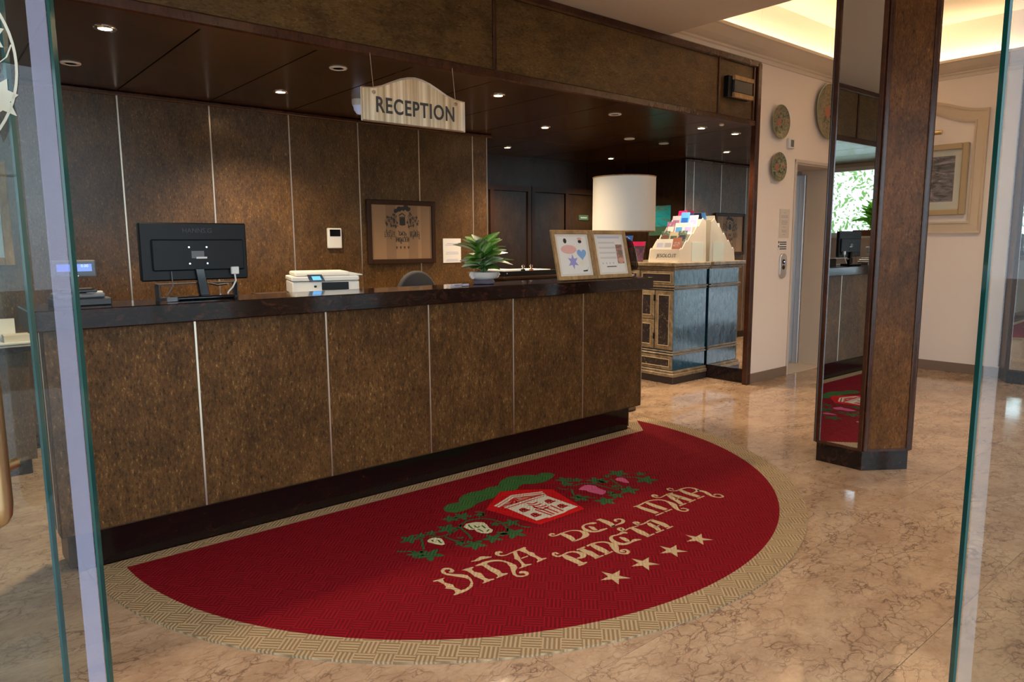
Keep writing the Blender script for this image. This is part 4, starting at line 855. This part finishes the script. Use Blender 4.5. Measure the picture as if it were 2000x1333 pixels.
MB().tube([(LX, LY, LZ+.05), (LX, LY, LZ+.66)], .009, 10).build('stem', 'chrome', lm)
R0 = .246; S0, S1 = .385, .805
lsh = MB().lathe([(R0, S0), (R0-.002, S1), (R0-.005, S1), (R0-.003, S0), (R0, S0)], (LX, LY, LZ), 56, caps=False).build('shade', 'shade_fabric', lm, smooth=True)
for z in (S0-.002, S1-.004): MB().lathe([(R0+.001, z), (R0+.0015, z+.008), (R0-.006, z+.008), (R0-.006, z), (R0+.001, z)], (LX, LY, LZ), 56, caps=False).build('shade_trim', 'oak_frame', lsh, smooth=True)
for a in (0, 2.094, 4.188): MB().tube([(LX, LY, LZ+.65), (LX+R0*.98*math.cos(a), LY+R0*.98*math.sin(a), LZ+S1-.01)], .002, 6).build('shade_spoke', 'chrome', lsh)

# ------------------------------------------------------------------ behind the counter: printer on its stand, chair, tray, desk
ps = thing('printer_stand', 'dark wooden stand behind the counter carrying the printer', 'stand', (1.93, 4.2, 0))
box('top', 'dark_frame_wood', ps, 1.62, 2.30, 3.84, 4.42, 1.03, 1.055, .003)
for x in (1.64, 2.20): box('side', 'wood_recess', ps, x, x+.02, 3.98, 4.40, 0, 1.03)
box('shelf', 'wood_recess', ps, 1.66, 2.20, 3.98, 4.40, .4, .42)
pr = thing('printer', 'white office printer with small blue touch screen behind the counter', 'printer', (1.905, 4.0, 1.055))
q0, q1, y0 = 1.705, 2.10, 4.0; zb = 1.055
pbd = box('body', 'white_plastic', pr, q0, q1, y0, y0+.36, zb, zb+.075, .006); box('scanner_unit', 'white_plastic', pr, q0-.003, q1, y0-.004, y0+.36, zb+.079, zb+.105, .005)
box('lid', 'white_plastic', pr, q0+.02, q1-.05, y0+.03, y0+.35, zb+.106, zb+.132, .008)
MB().prism([(q1-.14, zb+.106), (q1+.03, zb+.106), (q1+.03, zb+.112), (q1-.05, zb+.128)], XZ(y0+.04), 0, .28).build('feeder_tray', 'white_plastic', pr, .002)
pcp = MB().prism([(q0+.10, zb+.078), (q0+.19, zb+.078), (q0+.17, zb+.118), (q0+.085, zb+.118)], XZ(y0-.008), 0, .004).build('control_panel', 'black_gloss', pr)
MB().prism([(q0+.12, zb+.085), (q0+.17, zb+.085), (q0+.16, zb+.108), (q0+.11, zb+.108)], XZ(y0-.0095), 0, .002).build('touch_screen', 'lcd_cyan', pcp)
box('output_slot', 'black_plastic', pbd, q0+.17, q0+.33, y0-.002, y0+.004, zb+.022, zb+.07); pr.rotation_euler[2] = -.30; pr.location = (1.925, 4.0, 1.055)
box('output_tray', 'white_plastic', pr, q0+.01, q1+.03, y0-.09, y0+.01, zb+.004, zb+.014, .003); box('usb_port', 'black_plastic', pbd, q0+.125, q0+.14, y0-.002, y0+.003, zb+.04, zb+.052)

ch = thing('office_chair', 'dark upholstered office chair back just showing above the counter', 'chair', (2.74, 4.3, 0))
vs = []; nn_ = 16
pts_ = [(2.72+.16*math.cos(PI*k/nn_)*(1 if k < nn_/2 else 1), .98+.185*math.sin(PI*k/nn_)) for k in range(nn_+1)]+[(2.56, .75), (2.60, .66), (2.84, .66), (2.88, .75)]
MB().prism(pts_, XZ(4.22), 0, .06).build('backrest', 'fabric_chair', ch, .018, True, 3)
MB().prism([(2.50, 4.25), (2.94, 4.25), (2.97, 4.6), (2.93, 4.70), (2.51, 4.70), (2.47, 4.6)], XY(.45), 0, .08).build('seat', 'fabric_chair', ch, .02, True, 2)
MB().tube([(2.72, 4.25, .62), (2.72, 4.27, .46)], .02, 10).build('back_post', 'black_plastic', ch); MB().tube([(2.72, 4.48, .46), (2.72, 4.48, .1)], .025, 12).build('column', 'black_plastic', ch)
for k in range(5):
    a = k*2*PI/5; e = (2.72+.27*math.cos(a), 4.48+.27*math.sin(a))
    MB().tube([(2.72, 4.48, .12), (e[0], e[1], .075)], [.022, .014], 8).build('foot', 'black_plastic', ch); ft_ = ch.children[-1]; MB().lathe([(0, -.012), (.028, -.012), (.028, .012), (0, .012)], (e[0], e[1], .03), 14, 'x').build('castor', 'black_plastic', ft_)

bk = thing('rear_cupboard', 'dark low cupboard behind the counter carrying paper trays', 'cupboard', (3.93, 4.6, 0))
box('body', 'wood_recess', bk, 3.64, 4.24, 4.40, 4.80, 0, 1.065, .003); box('top', 'dark_frame_wood', bk, 3.62, 4.26, 4.38, 4.82, 1.065, 1.085, .003)
box('door', 'wood_recess', bk, 3.65, 3.935, 4.385, 4.40, .08, 1.04, .002); box('door', 'wood_recess', bk, 3.945, 4.23, 4.385, 4.40, .08, 1.04, .002)
pt = thing('paper_tray', 'black desk tray holding white papers behind the plant', 'tray', (3.93, 4.55, 1.085))
box('base', 'black_plastic', pt, 3.645, 4.23, 4.41, 4.75, 1.085, 1.092); box('front_lip', 'black_plastic', pt, 3.645, 4.23, 4.40, 4.41, 1.085, 1.127, .002)
box('side', 'black_plastic', pt, 3.645, 3.655, 4.41, 4.75, 1.092, 1.127); box('side', 'black_plastic', pt, 4.22, 4.23, 4.41, 4.75, 1.092, 1.127); box('knob', 'chrome', pt, 3.665, 3.675, 4.395, 4.40, 1.105, 1.115)
for x0, x1, z, lb in ((3.69, 3.86, .052, 'stack of white papers at the left of the black desk tray'), (3.90, 4.20, .046, 'stack of white papers at the right of the black desk tray')):
    tag(box('paper_stack', 'white_paper', None, x0, x1, 4.45, 4.72, 1.0925, 1.085+z, .001), lb, 'papers', 'papers in the desk tray')
for x, lb, mt in ((3.875, 'black stamp standing in the desk tray, left of the other', 'black_plastic'), (3.965, 'dark red stamp standing in the desk tray, right of the other', 'rust')):
    st = thing('rubber_stamp', lb, 'stamp', (x, 4.435, 1.092), 'stamps in the desk tray')
    mt = 'black_plastic' if mt == 'black_plastic' else 'print_rust_'
    box('block', mt, st, x-.016, x+.016, 4.424, 4.447, 1.092, 1.14, .002); MB().lathe([(.007, .048), (.007, .06), (.013, .07), (.013, .08), (0, .086)], (x, 4.435, 1.092), 16).build('knob', 'chrome', st, smooth=True)

dk = thing('writing_desk', 'dark veneered desk against the back wall left of the counter', 'desk', (-.2, 5.3, 0))
box('top', 'dark_granite', dk, -.9, .56, 4.95, 5.60, .735, .775, .003); box('pedestal', 'veneer', dk, .10, .50, 5.0, 5.58, .09, .735, .003); box('pedestal_base', 'dark_granite', dk, .13, .47, 5.02, 5.56, 0, .09); box('modesty_panel', 'veneer', dk, -.86, .10, 5.40, 5.42, .2, .735); box('pedestal', 'veneer', dk, -.86, -.46, 5.0, 5.58, .0, .735, .003)
kh = thing('card_holder', 'white card holder with leaflets on the desk at far left', 'holder', (.43, 5.15, .775))
box('tray', 'white_plastic', kh, .36, .54, 5.06, 5.24, .775, .790, .003); box('back', 'acrylic', kh, .36, .54, 5.225, 5.235, .79, .93)
box('leaflet_pile', 'card_white', kh, .40, .53, 5.09, 5.21, .79, .83, .001); box('card', 'white_paper', kh, .38, .47, 5.212, 5.222, .79, .92)
lp = thing('framed_picture', 'pale landscape picture in brown frame on the back wall at far left', 'picture', (.2, Y_BACK, 1.23))
box('canvas', 'painting_pale', lp, -.13, .50, Y_BACK-.02, Y_BACK-.006, 1.27, 1.85)
for nm, b_ in (('frame_side', (-.17, -.12, 1.23, 1.89)), ('frame_side', (.49, .54, 1.23, 1.89)), ('frame_rail', (-.12, .49, 1.23, 1.28)), ('frame_rail', (-.12, .49, 1.84, 1.89))): box(nm, 'oak_frame', lp, b_[0], b_[1], Y_BACK-.035, Y_BACK-.004, b_[2], b_[3], .005)
po = thing('teal_poster', 'teal seaside poster on the recess side wall, seen in the mirror', 'poster', (X_END, 6.02, 1.44))
box('sheet', 'poster_teal', po, X_END, X_END+.004, 5.85, 6.20, 1.44, 1.83); box('bottom_band', 'print_forest_', po, X_END+.004, X_END+.0046, 5.85, 6.20, 1.44, 1.56)

# ------------------------------------------------------------------ painted cabinet at the mirror
kx0, kx1, ky0, ky1 = 5.49, 6.038, 4.12, 5.10
kb = thing('painted_cabinet', 'antique blue and cream painted cabinet standing against the mirror wall', 'cabinet', ((kx0+kx1)/2, 4.6, 0))
box('plinth', 'dark_panel', kb, kx0, kx1, ky0, ky1, 0, .065, .003)
def ring(z0, z1, o, mat, nm, bev=.005): return box(nm, mat, kb, kx0-o, kx1, ky0-o, ky1+o, z0, z1, bev)
ring(.065, .10, .006, 'aged_cream', 'base_molding'); ring(.10, .125, -.006, 'aged_cream', 'base_molding')
i_ = .03
box('body', 'blue_paint', kb, kx0+i_, kx1, ky0+i_, ky1-i_, .125, 1.10, .002)
ring(.272, .288, -.012, 'aged_cream', 'molding'); ring(.298, .312, -.018, 'aged_cream', 'molding')
ring(.900, .914, -.018, 'aged_cream', 'molding'); ring(.924, .940, -.008, 'aged_cream', 'molding')
ring(1.088, 1.104, -.006, 'aged_cream', 'molding'); ring(1.104, 1.122, .004, 'aged_cream', 'molding'); ring(1.124, 1.16, .02, 'aged_cream', 'top')
fx = kx0+i_
def facepanel(y0, y1, z0, z1, fr, nm, inner='panel_floral'):
    fr_ = box(nm+'_frame', 'aged_cream', kb, fx-.014, fx, y0, y1, z0, z1, .004)
    p = box(nm+'_panel', inner, fr_, fx-.0155, fx-.006, y0+fr, y1-fr, z0+fr, z1-fr, .002)
    for a in (box(nm+'_bead', 'cream_light', fr_, fx-.020, fx-.013, y0+fr-.008, y1-fr+.008, z0+fr-.008, z0+fr, .002), box(nm+'_bead', 'cream_light', fr_, fx-.020, fx-.013, y0+fr-.008, y1-fr+.008, z1-fr, z1-fr+.008, .002),
              box(nm+'_bead', 'cream_light', fr_, fx-.020, fx-.013, y0+fr-.008, y0+fr, z0+fr, z1-fr, .002), box(nm+'_bead', 'cream_light', fr_, fx-.020, fx-.013, y1-fr, y1-fr+.008, z0+fr, z1-fr, .002)): pass
facepanel(ky0+i_, 4.36, .325, .89, .045, 'pilaster')
facepanel(4.37, 4.72, .61, .89, .045, 'door'); facepanel(4.37, 4.72, .325, .605, .045, 'door'); facepanel(4.73, 5.06, .325, .89, .045, 'door')
facepanel(ky0+i_, 4.55, .945, 1.085, .035, 'drawer', 'dark_panel'); facepanel(4.56, 5.06, .945, 1.085, .035, 'drawer', 'dark_panel'); facepanel(ky0+i_, 4.62, .13, .265, .035, 'lower_drawer'); facepanel(4.63, 5.06, .13, .265, .035, 'lower_drawer')
for z in (.42, .79): box('hinge', 'black_plastic', kb, fx-.022, fx-.014, 4.355, 4.375, z, z+.06, .001)
ZK = 1.16

# brochure stand facing -x
bs = thing('brochure_stand', 'white tiered brochure stand on the painted cabinet', 'stand', (5.8, 4.32, ZK))
by0, by1 = 4.16, 4.52
tiers = 5
for k in range(tiers):
    x = 5.60+.085*k; z0 = ZK+.075*k*0; zt = ZK+.125+.072*k
    MB().prism([(x, ZK+.002+.0), (x+.006, ZK+.002), (x+.026, zt), (x+.020, zt)], lambda a, b_, d_: (a, by0+.008+d_, b_), 0, by1-by0-.016).build('tier_panel', 'card_white', bs, .001)
sp = [(5.585, ZK)]
for k in range(tiers):
    x = 5.60+.085*k; zt = ZK+.125+.072*k
    sp += [(x+.006, zt-.005), (x+.024, zt+.012), (x+.036, zt)]
sp += [(5.60+.085*4+.075, ZK+.125+.072*4-.02), (6.03, ZK)]
for y in (by0, by1-.006): MB().prism(sp, lambda a, b_, d_: (a, y+d_, b_), 0, .006).build('side_panel', 'card_white', bs)
box('base_panel', 'card_white', bs, 5.585, 6.03, by0+.006, by1-.006, ZK, ZK+.004)
text_mesh('lettering', 'JESOLO.IT', .05, Matrix.Translation((5.608, (by0+by1)/2-.02, ZK+.062)) @ Matrix.Rotation(-PI/2, 4, 'Z') @ Matrix.Rotation(PI/2-.19, 4, 'X'), 'ink', bs, .0006, sx=1.05)
box('side_leaflet', 'card_pale', bs, 5.79, 5.98, by0-.003, by0-.001, ZK+.002, ZK+.19)
bro = [(0, 4.43, .075, 'print_white_', 'print_lilac', 'white leaflet with lilac pattern at the front left of the brochure stand'), (0, 4.335, .075, 'print_white_', 'line_grey', 'plain white leaflet with text in the front middle of the brochure stand'), (0, 4.235, .085, 'print_rust_', 'photo_print', 'rust brown photo leaflet at the front right of the brochure stand'),
       (1, 4.44, .08, 'photo_green', 'print_brown_', 'dark brown photo brochure at the left of the second tier'), (1, 4.335, .07, 'print_sand_', 'print_forest_', 'cream and green brochure in the middle of the second tier'), (1, 4.235, .08, 'photo_green', 'print_night_', 'dark green photo brochure at the right of the second tier'),
       (2, 4.44, .095, 'photo_dusk', 'print_white_', 'pink dusk photo brochure at the left of the third tier'), (2, 4.34, .085, 'print_white_', 'print_sky_', 'white brochure with blue wave in the middle of the third tier'), (2, 4.235, .085, 'print_white_', 'print_lilac_', 'white brochure with violet arch at the right of the third tier'),
       (3, 4.44, .085, 'line_grey', 'print_dusk_', 'grey violet brochure at the left of the fourth tier'), (3, 4.34, .11, 'print_sky_', 'print_blue_', 'sky blue brochure with white title in the middle of the fourth tier'), (3, 4.235, .085, 'print_white_', 'print_lilac_', 'white brochure with violet arch at the right of the fourth tier'),
       (4, 4.43, .07, 'print_magenta_', 'print_plum_', 'magenta brochure at the top left of the brochure stand'), (4, 4.34, .05, 'print_navy_', 'print_blue_', 'navy brochure at the top middle of the brochure stand')]
for k, y, h, m1, m2, lb in bro:
    x = 5.60+.085*k+.012; zt = ZK+.125+.072*k; z0 = zt-.07; z1 = zt+h*1.3; wd = .050; sl_ = .26
    t = thing('brochure', lb, 'brochure', (x, y, z0), 'brochures in the white stand')
    fn = lambda zz: x+.012+(zz-z0)*sl_
    def card(ya, yb, za, zb, o, th=.003): return MB().prism([(fn(za)+o, za), (fn(za)+o+th, za), (fn(zb)+o+th, zb), (fn(zb)+o, zb)], lambda a, b_, d_: (a, ya+d_, b_), 0, yb-ya)
    card(y-wd, y+wd, z0, z1, 0).build('cover', m1, t); cv_ = t.children[-1]
    card(y-wd*.75, y+wd*.75, zt+h*.25, zt+h*.8, -.0006, .0008).build('cover_print', m2, cv_)
for y, m1, m2, hh, lb in ((4.90, 'magazine_night', 'print_blue_', .26, 'magazine with blue title band standing behind the lamp base'), (4.685, 'magazine_night', 'print_magenta_', .20, 'magazine with magenta band leaning in front of the blue one')):
    xo = 5.62 if m2 == 'print_blue_' else 5.57
    t = thing('magazine', lb, 'magazine', (xo, y, ZK), 'magazines on the painted cabinet')
    fn = lambda zz: xo+(zz-ZK)*.22
    MB().prism([(fn(ZK), ZK+.001), (fn(ZK)+.012, ZK+.001), (fn(ZK+hh)+.012, ZK+hh), (fn(ZK+hh), ZK+hh)], lambda a, b_, d_: (a, y-.10+d_, b_), 0, .20).build('cover', m1, t)
    MB().prism([(fn(ZK+hh*.78)-.001, ZK+hh*.78), (fn(ZK+hh*.78), ZK+hh*.78), (fn(ZK+hh)-.0, ZK+hh), (fn(ZK+hh)-.001, ZK+hh)], lambda a, b_, d_: (a, y-.10+d_, b_), 0, .20).build('title_band', m2, t)
    if m2 == 'print_blue_': text_mesh('title', 'Jesolo', .055, Matrix.Translation((fn(ZK+hh*.89)-.0015, y, ZK+hh*.89)) @ Matrix.Rotation(-PI/2, 4, 'Z') @ Matrix.Rotation(PI/2-.2, 4, 'X'), 'white_paper', t, .0003)

# ------------------------------------------------------------------ plate wall
def plate(label, x, z, r):
    t = thing('wall_plate', label, 'plate', (x, Y_FAS, z), 'painted plates on the lift wall')
    MB().lathe([(r*.6, -.002), (r*.72, -.012), (r, -.034), (r*1.0, -.038), (r*.97, -.038), (r*.7, -.018), (r*.6, -.012), (0, -.012)], (x, Y_FAS, z), 44, 'y').build('dish', 'plate_floral', t, smooth=True)
    MB().lathe([(r*1.005, -.036), (r*1.01, -.039), (r*.985, -.041), (r*.965, -.0395)], (x, Y_FAS, z), 44, 'y', False).build('rim', 'print_olive_', t, smooth=True)
    MB().lathe([(0, -.0145), (r*.20, -.0145), (r*.22, -.012)], (x, Y_FAS, z), 20, 'y').build('centre_flower', 'print_rust_', t)
plate('upper small painted floral plate on the white wall beside the mirror post', 6.395, 2.466, .155)
plate('lower small painted floral plate on the white wall beside the mirror post', 6.392, 2.053, .135)
plate('large painted floral plate above the lift opening, partly behind the column', 7.33, 2.662, .272)
st = thing('wall_thermostat', 'small square white wall control beside the upper plate', 'switch', (6.622, Y_FAS, 2.24))
box('housing', 'white_plastic', st, 6.568, 6.678, Y_FAS-.03, Y_FAS, 2.24, 2.335, .005); box('face', 'grey_plastic', st, 6.60, 6.655, Y_FAS-.0315, Y_FAS-.029, 2.255, 2.32)
no = thing('wall_notice', 'tall cream notice sheet on the wall above the lift call panel', 'notice', (6.58, Y_FAS, 1.40))
box('sheet', 'card_white', no, 6.50, 6.685, Y_FAS-.004, Y_FAS, 1.385, 1.665)
m_ = MB()
for z, wd in ((1.63, .03), (1.60, .12), (1.585, .13), (1.55, .11), (1.535, .12), (1.52, .10), (1.49, .05), (1.46, .09), (1.445, .08), (1.42, .04)): m_.box(6.59-wd/2, 6.59+wd/2, Y_FAS-.0048, Y_FAS-.0039, z-.004, z+.004)
m_.build('text_lines', 'line_grey', no)
ns = thing('warning_sticker', 'small black and white warning sticker between notice and lift panel', 'sticker', (6.58, Y_FAS, 1.27))
box('backing', 'white_paper', ns, 6.49, 6.66, Y_FAS-.002, Y_FAS, 1.265, 1.36)
m_ = MB()
for z in (1.345, 1.325, 1.30, 1.28): m_.box(6.525, 6.65, Y_FAS-.0028, Y_FAS-.0019, z-.005, z+.005)
m_.box(6.497, 6.515, Y_FAS-.0028, Y_FAS-.0019, 1.335, 1.355).box(6.497, 6.515, Y_FAS-.0028, Y_FAS-.0019, 1.295, 1.315); m_.build('text_lines', 'ink', ns)
lc = thing('lift_call_panel', 'oval steel lift call panel with buttons beside the lift opening', 'call panel', (6.587, Y_FAS, .99))
op = []
for k in range(24):
    q = 2*PI*k/24; op.append((6.587+.062*math.cos(q), 1.116+(.068 if math.sin(q) >= 0 else -.068)+.055*math.sin(q)))
MB().prism(op, XZ(Y_FAS), -.018, 0).build('plate', 'steel', lc, .003)
for z, m2, r in ((1.155, 'lcd_dim', .020), (1.10, 'black_gloss', .018)): 
    MB().lathe([(0, -.006), (r, -.006), (r+.004, 0)], (6.587, Y_FAS-.0185, z), 18, 'y').build('button', 'black_gloss', lc, smooth=True); bt_ = lc.children[-1]
box('display', 'lcd_dim', lc, 6.575, 6.599, Y_FAS-.026, Y_FAS-.024, 1.15, 1.16)

# ------------------------------------------------------------------ right wall: moulded panel and picture
XW = X_RW
pn = thing('wall_panel', 'cream moulded wall panel with arched top framing a picture on the right wall', 'panel', (XW, 3.0, 1.42))
ya, yb, z0, z1 = 2.452, 3.58, 1.425, 2.63
cyy = (ya+yb)/2
def arch(o):
    top = []
    n = 24
    for k in range(n+1):
        t = k/n; y = ya+o+(yb-ya-2*o)*t; s_ = (math.cos(2*PI*(t-.5))+1)/2; top.append((y, z1-o+.125*s_**1.2))
    return top
def frame_ring(o0, o1, th, mat, nm):
    A = arch(o0)+[(yb-o0, z0+o0), (ya+o0, z0+o0)]; Bq = arch(o1)+[(yb-o1, z0+o1), (ya+o1, z0+o1)]
    mb = MB(); n = len(A)
    for i in range(n):
        j = (i+1) % n
        for (p, q, r_, s_) in ((A[i], A[j], Bq[j], Bq[i]),):
            mb.add([(XW-th, *p), (XW-th, *q), (XW-th*.85, *r_), (XW-th*.85, *s_), (XW, *p), (XW, *q), (XW, *r_), (XW, *s_)], [(0, 1, 2, 3), (0, 1, 5, 4), (2, 3, 7, 6)])
    mb.build(nm, mat, pn)
frame_ring(0, .022, .03, 'panel_moulding', 'outer_moulding'); frame_ring(.022, .10, .018, 'panel_moulding', 'flat_band')
frame_ring(.10, .118, .026, 'panel_moulding', 'inner_moulding')
pq = thing('gold_framed_painting', 'gold framed seascape with cream mount hanging inside the wall panel', 'painting', (XW, 3.0, 1.6))
pa, pb_, qz0, qz1 = 2.597, 3.42, 1.606, 2.318
box('mount', 'mat_board', pq, XW-.02, XW-.004, pa+.05, pb_-.05, qz0+.05, qz1-.05); box('painting', 'painting_sea', pq, XW-.022, XW-.02, 2.72, 3.30, 1.745, 2.20)
for nm, b_ in (('frame_side', (pa, pa+.06, qz0, qz1)), ('frame_side', (pb_-.06, pb_, qz0, qz1)), ('frame_rail', (pa+.06, pb_-.06, qz0, qz0+.06)), ('frame_rail', (pa+.06, pb_-.06, qz1-.06, qz1))): box(nm, 'gold_frame', pq, XW-.045, XW-.002, b_[0], b_[1], b_[2], b_[3], .008)
box('glazing', 'window_glass', pq, XW-.028, XW-.026, pa+.055, pb_-.055, qz0+.055, qz1-.055)
ql = thing('picture_light', 'small brass picture light above the gold framed painting', 'lamp', (XW, 3.0, 2.42))
MB().tube([(XW-.11, 2.83, 2.43), (XW-.11, 3.17, 2.43)], .022, 14).build('shade', 'brass', ql, smooth=True); MB().tube([(XW, 3.0, 2.40), (XW-.06, 3.0, 2.44), (XW-.11, 3.0, 2.43)], .007, 8).build('arm', 'brass', ql); box('wall_plate', 'brass', ql, XW-.012, XW, 2.97, 3.03, 2.37, 2.43, .003)

# ------------------------------------------------------------------ sill plant and shrub outside the left window
sp_ = thing('sill_plant', 'bright green broad-leaved plant in a terracotta trough on the window sill', 'plant', (X_LW+.09, 4.35, 1.42))
box('trough', 'terracotta', sp_, X_LW+.02, X_LW+.16, 4.1, 4.6, 1.42, 1.50, .006)
plant(sp_, None, 34, .10, .30, (('leaf_glow', 1),), (.16, .24), (.055, .08), (25, 85))
sh = MB()
for k in range(5200):
    c = Vector((X_LW-1.4-random.random()*1.8, 2.6+random.random()*5.4, .2+2.4*random.random()**1.3)); a = Vector((random.gauss(0, 1), random.gauss(0, 1), random.gauss(0, 1))).normalized(); b_ = a.orthogonal().normalized(); s = .018+random.random()*.028
    sh.add([c-a*s*1.5, c+b_*s*.6, c+a*s*1.5, c-b_*s*.6], [(0, 1, 2, 3)])
so = sh.build('shrub', 'shrub_leaf'); tag(so, 'green leafy shrubbery outside the left window, seen in the column mirror', 'shrub')
so['kind'] = 'stuff'
